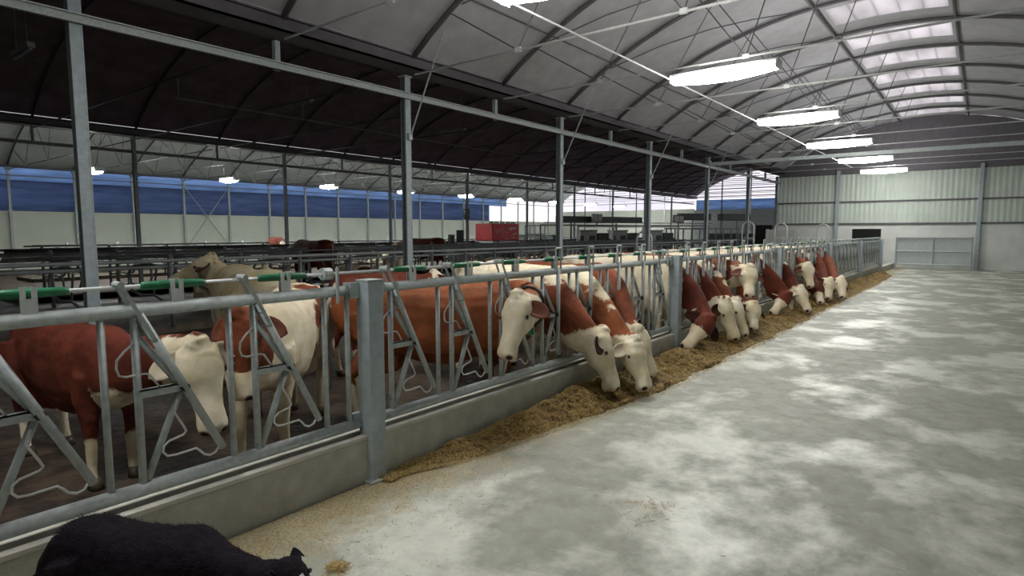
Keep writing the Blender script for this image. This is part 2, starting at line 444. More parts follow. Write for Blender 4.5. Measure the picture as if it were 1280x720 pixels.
# beam
t = thing('long_beam', 'long pale galvanised beam running over the first row of posts', 'beam', (XB+.09, YS, 3.99))
b = MB(); L_ = YE - YS - .2
b.box(-.02, -.005, 0, L_, 0, .11); b.box(-.02, .04, 0, L_, .095, .11); b.box(-.02, .04, 0, L_, 0, .015); b.build('channel', GALV, t)
for k in range(0, 24):
    y = 2.5*k + .5
    if abs(((y+YS+2.5) % 5)) > .1:
        b = MB(); b.box(-.12, -.04, y-.04, y+.04, .0, .42); b.build('stub', GALV_POST, t)
for i in range(9):
    y = 7.5+5*i
    i_post('steel_post', X2, y, 4.45, '%s slim post from the camera in the row between dark roof and far bay' % nth(i), 'posts between the dark bay and the far bay', .10)
t = thing('long_beam', 'dark beam under the far gutter along the second row of posts', 'beam', (X2, YS, 4.0))
b = MB(); b.box(-.04, .04, 0, L_, 0, .09); b.build('channel', DULL, t)
for k in range(20):
    b = MB(); b.box(-.03, .03, 2.5*k+.5, 2.5*k+.56, .09, .5); b.build('stub', DULL, t)
# far wall posts every 2.5 m
for i in range(20):
    y = 7.5 + 2.5*i
    if y > YE - 1: break
    b = MB(); b.box(XW+.02, XW+.12, y-.05, y+.05, BF, 4.5)
    b.box(XW+.0, XW+.2, y-.09, y+.09, 4.38, 4.5); b.box(XW+.0, XW+.02, y-.09, y+.09, 2.4, 2.62)
    tag(b.build('wall_post', GALV), '%s upright from the camera on the far wall with the blue openings' % nth(i), 'post', 'uprights on the far wall')
m = MB(); m.bar((XW+.15, YS, 4.15), (XW+.15, YE, 4.15), .04, .05); struct(m.build('trim_22', DULL))
for q, (p, lab) in enumerate((((15.1, 3.95, 17.3, .9), 'thin diagonal brace falling to the right on the far wall'), ((15.1, .9, 17.3, 3.95), 'thin diagonal brace rising to the right on the far wall'))):
    b = MB(); b.tube([(XW+.16+.04*q, p[0], p[1]), (XW+.16+.04*q, p[2], p[3])], .025, 6)
    b.box(XW+.12, XW+.2, p[0]-.05, p[0]+.05, p[1]-.06, p[1]+.06)
    tag(b.build('wall_brace', GALV), lab, 'brace')

# ------------------------------------------------------------------ roof trusses
def truss(y, x0, x1, cx, half, lab, grp, web=True, mt=TRUSSM, tie=BRIGHT, r=.034, zt=4.40, lighter=False):
    t = thing('roof_truss', lab, 'truss', (cx, y, zt), 0, grp)
    b = MB(); pts = []
    n = 24
    for i in range(n+1):
        x = x0 + (x1-x0)*i/n; pts.append((x-cx, 0, arch_z(x, cx, half)-.07-zt))
    b.tube(pts, r, 8); b.build('arch', mt, t, smooth=True)
    b = MB(); b.tube([(x0-cx+.1, 0, 0), (x1-cx-.1, 0, 0)], .017, 6); b.build('tie_rod', tie, t, smooth=True)
    if web:
        W = x1-x0; nodes = [x0 + W*q for q in (.2, .42)] + ([x0+W*.8] if mt is not TRUSSM or lighter else []); tops = [x0 + W*q for q in (.08, .3, .48, .92)]
        for i, nx in enumerate(nodes):
            for tx in (tops[i], tops[i+1]):
                b = MB(); b.tube([(nx-cx, 0, 0), (tx-cx, 0, arch_z(tx, cx, half)-.09-zt)], .011, 5); b.build('strut', TRUSSM if mt is TRUSSM else mt, t)
            b = MB(); b.box(nx-cx-.05, nx-cx+.05, -.02, .02, -.03, .04); b.build('gusset', BRIGHT, t)
    return t
for i in range(15):
    y = 2.5 + 2.5*i
    if y > YW-.3: break
    truss(y, XB+.15, XR-.1, C1, H1, '%s arched truss from the camera under the pale roof over the feed aisle' % nth(i), 'trusses over the feed aisle', r=.046)
for i in range(20):
    y = 2.5*i + 5
    if y > YE-.5: break
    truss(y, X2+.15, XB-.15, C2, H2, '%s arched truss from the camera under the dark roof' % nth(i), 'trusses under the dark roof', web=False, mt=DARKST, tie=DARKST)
for i in range(20):
    y = 7.5 + 2.5*i
    if y > YE-.5: break
    truss(y, XW+.1, X2-.15, C3, H3, '%s arched truss from the camera in the far left bay' % nth(i), 'trusses in the far left bay', web=(i < 14), mt=TRUSSM, tie=DULL, lighter=True)
# purlins
def purlin(nm, x, cx, half, y0, y1, r, mt, lab):
    b = MB(); z = arch_z(x, cx, half)-.05
    b.tube([(x, y0, z), (x, y1, z)], r, 6); return tag(b.build(nm, mt), lab, 'purlin')
purlin('roof_purlin', -3.28, C1, H1, YS, YW, .045, TRUSSM, 'thick ridge purlin beside the bright skylight strips')
purlin('roof_purlin', -6.9, C1, H1, YS, YW, .014, TRUSSM, 'thin lower purlin under the pale roof nearest the gutter')
purlin('roof_purlin', -.8, C1, H1, YS, YW, .03, TRUSSM, 'purlin on the right side of the skylight strips')
# diagonal roof bracing under the pale roof
t = thing('roof_bracing', 'zigzag rod bracing lying under the pale roof sheets', 'bracing', (0, 0, 4.4))
for k in range(13):
    y = 2.5*k
    for (xa, xb, ya, yb) in ((-7.0, -5.1, y+.1, y+1.3), (-5.1, -3.6, y+1.3, y+2.4)):
        b = MB(); za, zb = arch_z(xa, C1, H1)-.08-4.4, arch_z(xb, C1, H1)-.08-4.4
        b.tube([(xa, ya, za), ((xa+xb)/2, (ya+yb)/2, arch_z((xa+xb)/2, C1, H1)-.08-4.4), (xb, yb, zb)], .013, 5); b.build('rod', TRUSSM, t)
# transverse beam at the sixth bay and slanting knee braces on the posts
b = MB(); b.box(XB+.1, XR, 22.45, 22.55, 4.08, 4.2); b.box(XB+.02, XB+.12, 22.42, 22.58, 4.02, 4.26)
tag(b.build('cross_beam', GALV), 'pale cross beam spanning the feed aisle from a post below the lamps', 'beam')
for i, y in enumerate(yk[1:5]):
    b = MB(); b.tube([(XB+.1, y+.02, 3.35), (XB+.9, y+.05, 4.98)], .014, 6); b.box(XB+.05, XB+.12, y-.03, y+.05, 3.28, 3.40)
    tag(b.build('knee_brace', GALV), 'thin slanting rod brace on the %s long-beam post in the picture' % nth(i), 'brace', 'rod braces on the posts')
# cables
b = MB(); pts = [(-4.36, y, 4.22 - .0*y) for y in np.arange(-2, 28.1, 1.)]
b.tube(pts, .014, 6); tag(b.build('lamp_cable', BRIGHT), 'straight white conduit linking the left ends of the aisle lamps', 'cable')
b = MB(); b.tube([(-11.5, 4.9, 4.02), (-11.5, 15, 3.98), (-11.5, 20.4, 3.95), (-11.5, 20.4, 3.1)], .014, 6)
for y in np.arange(5, 20, 2.5): b.tube([(-11.5, y, 4.0), (-11.5, y, 4.4)], .006, 4)
tag(b.build('pipe_line', DULL), 'thin pipe crossing under the dark roof and dropping at its far end', 'pipe')

# ------------------------------------------------------------------ lamps
def lamp(x, y, z, ln, w, mt, lab, grp, hang):
    t = thing('ceiling_lamp', lab, 'lamp', (x, y, z), 0, grp)
    b = MB(); b.box(-ln/2, ln/2, -w*.22, w*.22, .06, .10); b.box(-ln/2, -ln/2+.03, -w*.3, w*.3, -.05, .08); b.box(ln/2-.03, ln/2, -w*.3, w*.3, -.05, .08)
    b.build('housing', WHITEP, t, bevel=.006)
    b = MB(); rg = []
    for q in range(9):
        a = q/8; xx = (-ln/2+.03) + (ln-.06)*a; k = math.sin(PI*min(max(a, .05), .95))**.5
        rg.append(((xx, 0, -.02), (0, 1, 0), (0, 0, 1), w/2*.92*k, .085*k))
    b.rings(rg); b.build('diffuser', mt, t, smooth=True)
    for sx in (-.4, .4):
        b = MB(); b.tube([(ln*sx, 0, .07), (ln*sx, 0, hang)], .006, 5); b.build('hanger', DULL, t)
    return t
for i in range(7):
    lamp(-3.50, [.05, 5.36][i] if i < 2 else 5.*i + .05, 4.2, 1.74, .50, LAMPE, ['strip lamp above and behind the camera, outside the picture', 'strip lamp at the very top edge of the picture over the aisle'][i] if i < 2 else '%s glowing strip lamp from the camera in the full row over the feed aisle' % nth(i-2), 'strip lamps over the feed aisle', .2)
for i in range(9):
    lamp(-25.5, 8 + 5.*i, 3.82, 1.2, .55, LAMPE_FAR, '%s glowing strip lamp from the left in the far bay row' % nth(i), 'strip lamps in the far bay', .58)
for i, y in enumerate((3., 8., 13., 18.)):      # unlit tubes under the dark roof
    b = MB(); b.box(-12.9, -11.9, y-.05, y+.05, 4.52, 4.60); b.tube([(-12.85, y, 4.5), (-11.95, y, 4.5)], .02, 8)
    b.tube([(-12.7, y, 4.6), (-12.7, y, arch_z(-12.7, C2, H2)-.004)], .006, 4); b.tube([(-12.1, y, 4.6), (-12.1, y, arch_z(-12.1, C2, H2)-.004)], .006, 4)
    tag(b.build('unlit_lamp', DULL), '%s unlit tube fitting from the camera hanging under the dark roof' % nth(i), 'lamp', 'unlit fittings under the dark roof')

# ------------------------------------------------------------------ headlock fence
def fence_post(y, i):
    t = thing('fence_post', '%s square galvanised fence post from the camera along the feed curb' % nth(i), 'post', (XF+.06, y, 0), 0, 'fence posts along the feed curb')
    b = MB(); w = .062
    b.box(-w, w, -w, w, .0, 1.33); b.build('shaft', GALV_POST, t, bevel=.006)
    b = MB(); b.box(-w-.004, w+.004, -w-.004, w+.004, 1.33, 1.338); b.build('cap', GALV, t)
    b = MB()
    for z in (1.27, .40):
        b.box(-w-.03, -w+.01, -w-.05, w+.05, z-.05, z+.05)
        for sy in (-.09, .09): b.tube([(-w-.04, sy, z), (-w+.02, sy, z)], .010, 6)
    b.build('clamp', GALV, t)
    b = MB(); b.box(-w-.02, w+.035, -w-.035, w+.035, .0, .012)
    for sx in (-.05, .08):
        b.tube([(sx, -.085, .0), (sx, -.085, .03)], .008, 6)
    b.build('foot_plate', GALV, t)
# lock unit geometry in (dy, z)
LOW = [(.17,.80),(.15,.74),(.19,.66),(.205,.625),(.19,.61),(.12,.595),(.095,.575),(.09,.545),(.11,.52),(.15,.515),(.25,.52),(.27,.50),(.29,.475),(.32,.462),(.35,.47),(.37,.50)]
UPW = [(.0,1.12),(-.05,1.08),(-.085,1.04),(-.09,1.0),(-.08,.965),(-.05,.955),(.03,.957),(.05,.95),(.10,.87)]
def lock_unit(t, y, closed):
    X = 0
    b = MB(); b.tube([(X, y, .38), (X, y, 1.27)], .019, 10); b.build('upright', GALV, t, smooth=True)
    b = MB(); b.tube([(X, y+.01, 1.14), (X, y+.185, .885)], .018, 8); b.build('guard_tube', GALV, t, smooth=True)
    b = MB(); b.tube([(X, y+.19, .83), (X, y+.02, .42)], .018, 8); b.build('guard_tube', GALV, t, smooth=True)
    br = MB(); br.box(X-.022, X-.010, y, y+.215, .838, .878); br.box(X+.010, X+.022, y, y+.215, .838, .878); br.box(X-.022, X+.022, y, y+.2, .872, .878)
    bo = br.build('bracket', GALV, t)
    b = MB(); b.tube([(X-.035, y+.205, .857), (X+.045, y+.205, .857)], .022, 10); b.build('pivot', RUBBER, bo, smooth=True)
    if closed: top, bot = (y+.222, 1.30), (y+.228, .50)
    else: top, bot = (y+.015, 1.25), (y+.385, .49)
    b = MB(); b.tube([(X+.03, top[0], top[1]), (X+.03, bot[0], bot[1])], .020, 10)
    arm = b.build('lock_arm', GALV, t, smooth=True)
    b = MB()
    d = Vector((0, top[0]-bot[0], top[1]-bot[1])).normalized(); n = Vector((0, d.z, -d.y))
    p = Vector((X+.03, top[0], top[1]-.02))
    if closed:
        b.bar(p - n*.042, p - n*.042 + d*.21, .016, .010); b.bar(p + n*.042, p + n*.042 + d*.21, .016, .010)
        b.tube([p - n*.046 + d*.21, p + n*.046 + d*.21], .011, 6); b.tube([p - n*.042 + d*.12, p + n*.042 + d*.12], .007, 6); b.tube([p - n*.046, p + n*.046], .010, 6)
    else:
        for sx in (-.034, .034):
            q = p + Vector((sx, 0, 0)); b.bar(q - d*.12, q + d*.19, .006, .018)
        b.tube([p + d*.19 + Vector((-.04, 0, 0)), p + d*.19 + Vector((.04, 0, 0))], .016, 8)
        b.tube([p - d*.03 + Vector((-.035, 0, 0)), p - d*.03 + Vector((.035, 0, 0))], .014, 6)
        b.tube([p - d*.12 + Vector((-.035, 0, 0)), p - d*.12 + Vector((.035, 0, 0))], .012, 6)
    b.build('catch_loop', GALV, arm)
    sh = (-.10 if closed else 0)
    b = MB(); b.tube([(X+.02, y+a+sh*(1-z)*1.2*(a > .2), z) for a, z in LOW], .0062, 6); b.build('wire_guard', BRIGHT, arm, smooth=True)
    b = MB(); b.tube([(X+.01, y+a, z) for a, z in UPW], .0058, 6); b.build('wire_guard', BRIGHT, arm, smooth=True)
def fence_bay(i, y0, As, closed, sp=.46):
    t = thing('headlock_fence', '%s galvanised headlock fence bay from the camera on the feed curb' % nth(i), 'fence', (XF, 0, 0), 0, 'headlock fence bays on the feed curb')
    y1 = y0+5
    b = MB(); b.tube([(0, y0+.05, 1.27), (0, y1-.05, 1.27)], .033, 14); b.build('top_rail', GALV, t, smooth=True)
    b = MB(); b.tube([(0, y0+.05, .38), (0, y1-.05, .38)], .035, 14); b.build('bottom_rail', GALV, t, smooth=True)
    b = MB(); b.tube([(-.01, y0-.3, 1.385), (-.01, y1+.2, 1.385)], .0095, 8); b.build('lock_rod', BRIGHT, t, smooth=True)
    for A in As:
        lock_unit(t, A, A in closed)
        b = MB(); b.tube([(0, A+sp, .38), (0, A+sp, 1.27)], .017, 10); b.build('divider_bar', GALV, t, smooth=True)
        c = A+.20
        b = MB(); b.tube([(-.01, c-.16, 1.385), (-.01, c-.15, 1.385), (-.01, c-.04, 1.385), (-.01, c+.04, 1.385), (-.01, c+.13, 1.385), (-.01, c+.15, 1.385)], [.012, .021, .022, .022, .019, .012], 10); s = b.build('green_sleeve', GREEN, t, smooth=True)
        b = MB(); b.box(-.024, -.018, c-.024, c+.024, 1.29, 1.412); b.box(.012, .018, c-.030, c+.030, 1.29, 1.36); b.box(.012, .018, c-.030, c-.010, 1.36, 1.41); b.box(.012, .018, c+.010, c+.030, 1.36, 1.41)
        b.tube([(.008, c-.015, 1.34), (.022, c-.015, 1.34)], .009, 6); b.build('rod_bracket', BRIGHT, s)
    if As[-1]+.62 < y1-.05:
        b = MB(); b.tube([(0, As[-1]+.63, .38), (0, As[-1]+.63, 1.27)], .017, 10); b.build('divider_bar', GALV, t, smooth=True)
    # tilt arms that have moved
    b = MB()
    for y in (y0+.1, y1-.1): b.box(-.04, .04, y-.035, y+.035, 1.22, 1.32)
    b.build('clamp_sleeve', GALV, t)
    b = MB(); yy = y1-.28
    b.tube([(-.01, yy-.03, 1.385), (-.01, yy+.03, 1.385)], .038, 12); b.tube([(.035, yy+.05, 1.2), (.035, yy+.05, 1.42)], .012, 6); b.build('rod_lever', GALV, t)
    return t
A1 = [round(1.73-.6*k, 3) for k in range(7)][::-1]
U = .607
bays = [(A1, [])]
A2 = [2.72+U*j for j in range(8)]; bays.append((A2, A2[3:7]))
for k in range(1, 5):
    A = [2.72+5*k+U*j for j in range(8)]
    cl = {1: A[0:5]+[A[6]], 2: A[0:5]+A[6:8], 3: A[0:1], 4: []}[k]
    bays.append((A, cl))
for i, (A, cl) in enumerate(bays): fence_bay(i, -2.5+5*i, A, cl)
for i in range(6): fence_post(2.5+5*i, i)

# ------------------------------------------------------------------ animals
def bez(p0, p1, p2, p3, n):
    out = []
    for i in range(n+1):
        t = i/n; u = 1-t
        out.append(p0*u**3 + p1*3*u*u*t + p2*3*u*t*t + p3*t**3)
    return out
HEAD = [(-.03,-.075,.060,.045,.06),(.03,-.085,.090,.075,.09),(.12,-.095,.112,.093,.125),(.24,-.110,.122,.108,.155),(.34,-.112,.116,.110,.160),(.46,-.110,.092,.092,.135),(.60,-.104,.072,.080,.094),(.74,-.090,.068,.074,.078),(.86,-.088,.078,.070,.074),(.94,-.088,.078,.064,.066),(1.0,-.088,.058,.044,.045)]
Y_ = Vector((0, 1, 0))
def make_cow(label, cm, pos, heading, poll, muzzle, face=None, s=1., voxel=.018, torso='w', blobs=(), wneck=(), ear='b', tag_side=0, lying=False, hw=.30, tailm=None, neckw=.11, throat=0., facebrown=None, group='dairy cows at the headlock fence', collar=False, cat='cow', droop=.35, z0=None, mid=None, plainneck=False, headwhite=True):
    h = Vector((heading[0], heading[1], 0)).normalized(); ang = math.atan2(h.y, h.x)
    base = Vector((pos[0], pos[1], BF if z0 is None else z0))
    M = Matrix.Translation(base) @ Matrix.Rotation(ang, 4, 'Z'); MI = M.inverted()
    P = MI @ Vector(poll); Q = MI @ Vector(muzzle)
    a = (Q-P); HL = a.length; a.normalize(); hs = max(HL/.53, .85)*1.0
    F = (MI.to_3x3() @ Vector(face)) if face else Vector((1, 0, .3))
    u = (F - a*F.dot(a)).normalized(); sd = a.cross(u).normalized()
    k = s
    dz = -.62*k if lying else 0
    mb = MB(); z = Vector((0, 0, 1))
    T = [(-1.46,1.16,.10,.12,.14),(-1.40,1.16,.18,.17,.24),(-1.26,1.14,.25,.24,.36),(-1.08,1.12,.29,.27,.42),(-.85,1.08,.31,.29,.44),(-.6,1.02,.325,.34,.46),(-.3,.98,.33,.37,.46),(0,.99,.31,.37,.40),(.2,1.03,.27,.36,.40),(.38,1.03,.23,.31,.36),(.52,1.0,.19,.23,.28),(.60,.98,.12,.14,.18)]
    mb.rings([((x*k, 0, zz*k+dz), Y_, z, w*k*hw/.33, hu*k, hl*k) for x, zz, w, hu, hl in T])
    # neck
    p0 = Vector((.28*k, 0, 1.06*k+dz)); nape = P + a*.07*hs - u*.115*hs
    dist = (nape-p0).length
    p1 = p0 + Vector((1, 0, -droop)).normalized()*dist*.42
    if mid is not None: p1 = MI @ Vector(mid)
    p2 = nape + (-a*.35 - u*.75).normalized()*dist*.22
    pts = bez(p0, p1, p2, nape, 9); rg = []
    for i, p in enumerate(pts):
        t = (pts[min(i+1, 9)]-pts[max(i-1, 0)]).normalized(); q = i/9
        side0 = (z.cross(t)); side0 = side0.normalized() if side0.length > .2 else Y_
        sdh = sd if sd.dot(side0) > 0 else -sd
        side = side0.lerp(sdh, q**2*.8); side = (side - t*side.dot(t)).normalized(); up = t.cross(side)
        if up.dot(z) < -0.2 and q < .5: up = -up
        w = (.19*(1-q)**1.5 + neckw*(1-(1-q)**1.5))*k; hh = (.31*(1-q)**1.2 + .135*(1-(1-q)**1.2))*k
        rg.append((p, side, up, w*.98, hh))
    mb.rings(rg)
    # head
    mb.rings([(P + a*t*HL + u*(o+.03)*hs, sd, u, w*1.10*hs, hh*hs, hl*1.05*hs) for t, o, w, hh, hl in HEAD])
    R = Matrix((a, sd, u)).transposed()
    mb.ell(P - a*.035*HL - u*.030*hs, (.066*hs, .074*hs, .064*hs), R)
    for sg in (-1, 1):
        mb.ell(P + a*.27*HL + sd*sg*.088*hs - u*.035*hs, (.060*hs, .042*hs, .042*hs), R)
        mb.ell(P + a*.50*HL + sd*sg*.070*hs - u*.085*hs, (.13*hs, .022*hs, .022*hs), R)
        mb.ell(P + a*.92*HL + sd*sg*.045*hs - u*.045*hs, (.035*hs, .028*hs, .03*hs), R)
        mb.ell(P + a*.06*HL + sd*sg*.08*hs - u*.075*hs, (.04*hs, .045*hs, .04*hs), R)
    mb.ell(P + a*.90*HL - u*.135*hs, (.055*hs, .05*hs, .03*hs), R)
    # legs
    def leg(pp, rr): mb.tube([Vector((x*k, y*k, zz*k+ (dz if lying else 0))) for x, y, zz in pp], [r*k for r in rr], 10)
    feet = []
    for sg in (-1, 1):
        if lying:
            leg([(.25,.2*sg,1.0),(.28,.24*sg,.78),(.45,.25*sg,.70),(.22,.27*sg,.67)], [.14,.09,.06,.045])
            leg([(-1.1,.2*sg,1.1),(-.95,.33*sg,.85),(-.65,.38*sg,.74),(-.95,.40*sg,.68),(-.75,.42*sg,.67)], [.2,.15,.09,.055,.045])
            continue
        j = random.uniform(-.06, .06)
        leg([(.26,.15*sg,1.0),(.22,.17*sg,.78),(.25,.165*sg,.60),(.25+j*.5,.16*sg,.40),(.25+j,.16*sg,.16),(.27+j,.16*sg,.05)], [.13,.105,.075,.052,.040,.046])
        leg([(-1.12,.15*sg,1.12),(-1.08,.19*sg,.88),(-1.07,.19*sg,.72),(-1.26+j,.175*sg,.50),(-1.22+j,.17*sg,.30),(-1.19+j,.17*sg,.14),(-1.16+j,.17*sg,.05)], [.22,.19,.125,.058,.042,.040,.048])
        feet += [(.29+j, .16*sg), (-1.14+j, .17*sg)]
        mb.ell(((-.98)*k, .11*sg*k, .60*k), (.15*k, .10*k, .12*k))
    mb.ell((-.95*k, 0, (.60)*k+dz), (.19*k, .14*k, .14*k))
    for sg in (-1, 1): mb.ell((-1.10*k, sg*.20*k*hw/.33, 1.31*k+dz), (.10*k, .06*k, .06*k))
    me0 = mb.mesh('tmp'); tmp = bpy.data.objects.new('tmp', me0); C.objects.link(tmp)
    rm = tmp.modifiers.new('r', 'REMESH'); rm.mode = 'VOXEL'; rm.voxel_size = voxel
    sm = tmp.modifiers.new('s', 'SMOOTH'); sm.factor = .6; sm.iterations = max(3, int(.09/voxel))
    dg = bpy.context.evaluated_depsgraph_get(); dg.update()
    me = bpy.data.meshes.new_from_object(tmp.evaluated_get(dg)); bpy.data.objects.remove(tmp); bpy.data.meshes.remove(me0)
    me.name = 'cow_body'
    V = np.empty(len(me.vertices)*3); me.vertices.foreach_get('co', V); V = V.reshape(-1, 3)
    # uneven hide: soft folds and a tousled poll
    nrm = np.empty(len(me.vertices)*3); me.vertices.foreach_get('normal', nrm); nrm = nrm.reshape(-1, 3)
    dv = np.array([noise.noise(Vector(v)*7)*.007 + noise.noise(Vector(v)*24)*.003 for v in V])
    tuft = np.clip(1-np.linalg.norm(V-np.array(P), axis=1)/.13, 0, 1)
    dv += tuft*np.array([noise.noise(Vector(v)*34)*.016 if t_ > 0 else 0 for v, t_ in zip(V, tuft)])
    V = V + nrm*dv[:, None]; me.vertices.foreach_set('co', V.ravel()); me.update()
    # attributes
    pa, pu, ps = [np.array(x) for x in (a, u, sd)]; Pn = np.array(P)
    hx = (V-Pn)@pa; hu_ = (V-Pn)@pu; hv = (V-Pn)@ps; dp = np.linalg.norm(V-Pn, axis=1)
    tor = 1. if torso == 'w' else -1.
    W = np.full(len(V), .5*tor)
    xn = V[:, 0]
    if torso == 'w' and not plainneck: W = np.minimum(W, (.42*k - xn) + np.where(V[:, 2] < .7*k+dz, .25, 0))         # brown neck, white trunk
    lz = V[:, 2]-dz
    W = np.maximum(W, np.where(xn < .5*k, (.62*k-lz) if torso == 'w' else (.42*k-lz), -1))
    for c, r, sg in blobs:
        q = 1-np.linalg.norm((V-np.array([c[0], c[1], c[2]+dz]))/np.array(r), axis=1); q = q*min(r)
        W = np.maximum(W, q) if sg > 0 else np.minimum(W, -q)
    for c, r, sg in wneck:          # patches given in world space
        cc = np.array(MI @ Vector(c)); q = (1-np.linalg.norm((V-cc), axis=1)/r)*r
        W = np.maximum(W, q) if sg > 0 else np.minimum(W, -q)
    if throat: W = np.maximum(W, np.where(xn > .35*k, throat-(V[:, 2]-(Pn[2]-.05)), -1)*.8)
    hd = np.minimum(hx+.075*hs, .70-dp); hd = np.minimum(hd, .20*hs-np.abs(hv))
    W = np.maximum(W, hd)
    if facebrown is not None:
        W = np.where((dp < .7) & (hx > -.1) & (hx < facebrown*HL) & (np.abs(hv) < .2) & (hu_ > -.30), np.minimum(W, hx-facebrown*HL), W)
    pink = np.where(dp < .75, hx-HL*.945, -1)
    dark = np.full(len(V), -1.)
    for sg in (-1, 1):
        c = Pn + pa*HL*.985 + ps*sg*.058*hs - pu*.030*hs
        dark = np.maximum(dark, .030*hs-np.linalg.norm(V-c, axis=1))
    for nm, arr in (('white', W), ('pink', pink), ('dark', dark)):
        at = me.attributes.new(nm, 'FLOAT', 'POINT'); at.data.foreach_set('value', arr.astype(np.float32))
    me.materials.clear(); me.materials.append(cm)
    me.polygons.foreach_set('use_smooth', [True]*len(me.polygons))
    t = thing('cow', label, cat, base, ang, group)
    o = bpy.data.objects.new('body', me); C.objects.link(o); o.parent = t
    # ears, eyes, hooves, tail
    for sg in (-1, 1):
        e0 = P + a*.08*HL + sd*sg*.085*hs - u*.085*hs
        d = (sd*sg*.90 + a*.40 - u*.28).normalized(); fn = (u*.75 - a*.25 + sd*sg*.1); fn = (fn - d*fn.dot(d)).normalized(); wd = d.cross(fn).normalized()
        b = MB(); vs = []; fs = []; n = 8; Ln = .215*hs; cr = 7
        for i in range(n+1):
            q = i/n; hwid = .072*hs*(math.sin(PI*min(q*.82+.14, 1))**.7) if q < 1 else .004
            for c in range(cr):
                cc = (c/(cr-1))*2-1
                vs.append(e0 + d*Ln*q + wd*hwid*cc - fn*(.030*hs*(1-cc*cc)*math.sin(PI*min(q+.1, 1)) + .02*q*q))
        for i in range(n):
            for c in range(cr-1): fs.append((i*cr+c, i*cr+c+1, (i+1)*cr+c+1, (i+1)*cr+c))
        b.add(vs, fs); eo = b.build('ear', [EARMATS[ear], EARMATS[ear] if ear != 'w' else EAR_IN], t, smooth=True)
        sdm = eo.modifiers.new('thickness', 'SOLIDIFY'); sdm.thickness = .010*hs; sdm.offset = 0
        if tag_side in (sg, 2):
            c = e0 + d*Ln*.5; b = MB(); b.add([c+wd*.028+fn*.012-d*.02, c-wd*.028+fn*.012-d*.02, c-wd*.028+fn*.012+d*.035, c+wd*.028+fn*.012+d*.035,
                                           c+wd*.028+fn*.016-d*.02, c-wd*.028+fn*.016-d*.02, c-wd*.028+fn*.016+d*.035, c+wd*.028+fn*.016+d*.035], [(0,1,2,3),(7,6,5,4),(0,4,5,1),(1,5,6,2),(2,6,7,3),(3,7,4,0)])
            b.build('ear_tag', TAGW if group != 'x' else TAGM, eo)
        b = MB(); b.ell(P + a*.31*HL + sd*sg*.117*hs - u*.066*hs, (.025*hs, .016*hs, .019*hs), R, 10, 8); b.build('eye', EYEM, t, smooth=True)
    for fx, fy in feet:
        b = MB(); b.rings([((fx*k+.01, fy*k, 0.0), Vector((0,1,0)), Vector((1,0,0)), .058*k, .075*k), ((fx*k-.005, fy*k, .05*k), Vector((0,1,0)), Vector((1,0,0)), .052*k, .062*k), ((fx*k-.01, fy*k, .085*k), Vector((0,1,0)), Vector((1,0,0)), .044*k, .05*k)])
        b.build('hoof', HOOFM, t, smooth=True)
    b = MB()
    if lying: tp = [(-1.43,0,1.2),(-1.52,.05,1.0),(-1.52,.12,.75),(-1.45,.2,.66)]
    else: tp = [(-1.42,0,1.27),(-1.50,0,1.18),(-1.51,.01,.95),(-1.50,.02,.7),(-1.51,.02,.5),(-1.50,.02,.34)]
    rr = [.035,.028,.020,.018,.035,.010][-len(tp):] if not lying else [.035, .025, .02, .03]
    b.tube([(x*k, y*k, zz*k+dz) for x, y, zz in tp], [r*k for r in rr], 8); b.build('tail', tailm or TAILM, t, smooth=True)
    if collar:
        i = 7; c = pts[i]; tt = (pts[i+1]-pts[i-1]).normalized(); _, side, up, w, hh = rg[i]
        b = MB(); b.tube([c + side*(w+.016)*math.cos(q*PI/8) + up*(hh+.016)*math.sin(q*PI/8) for q in range(16)], .014, 6, closed=True)
        co = b.build('collar', RUBBER, t, smooth=True)
        lo = min((c + up*(hh+.03), c - up*(hh+.03)), key=lambda v: v.z)
        b = MB(); b.box(lo.x-.035, lo.x+.035, lo.y-.03, lo.y+.03, lo.z-.06, lo.z); b.build('transponder', GREEN, co, bevel=.006)
    return t

NV = .015
# the seventeen animals along the fence, near to far
make_cow('red-brown cow with cream face and hanging head behind the fence at far left', DEEP, (-4.90, 1.47), (1, .08), (-3.72, 1.65, .96), (-3.60, 1.68, .42), face=(.8, -.3, .2), s=.80, voxel=NV, torso='b', ear='w', tag_side=-1, throat=-.30, wneck=[((-3.85, 1.60, .50), .20, 1)], droop=.1)
make_cow('white cow with brown patches and brown head, second along the fence', BROWN, (-4.24, 2.40), (.71, -.70), (-3.76, 1.90, 1.10), (-3.70, 1.88, .56), face=(.5, -.85, .2), s=.92, voxel=NV, torso='w', ear='b', plainneck=True,
         blobs=[((-.85, .28, 1.20), (.12, .3, .24), -1), ((-.62, .34, 1.02), (.16, .2, .12), -1), ((-1.12, .3, .98), (.10, .3, .36), -1), ((-.50, .34, .62), (.10, .2, .20), -1), ((-.2, -.3, 1.0), (.3, .25, .3), -1)], facebrown=.68, wneck=[((-3.88, 1.98, 1.05), .17, -1)])
make_cow('dirty grey-cream cow seen from behind, head turned left towards the cubicles', GREYC, (-6.42, 3.35), (-.966, .26), (-7.25, 3.40, 1.36), (-7.55, 3.05, 1.08), face=(-.5, -.4, .6), voxel=.02, torso='w', ear='d', plainneck=True, wneck=[((-7.22, 3.30, 1.33), .13, -1)], group='cows standing in the barn alley', hw=.33, tailm=TAILM)
make_cow('broad chestnut cow with cream face looking left out of the fence', ORANGE, (-3.80, 4.33), (.58, .81), (-2.97, 3.83, 1.13), (-2.93, 3.60, .66), face=(-.05, -.95, .25), s=.93, voxel=.013, torso='b', ear='b', collar=True, hw=.33, mid=(-3.40, 4.62, 1.0), neckw=.125)
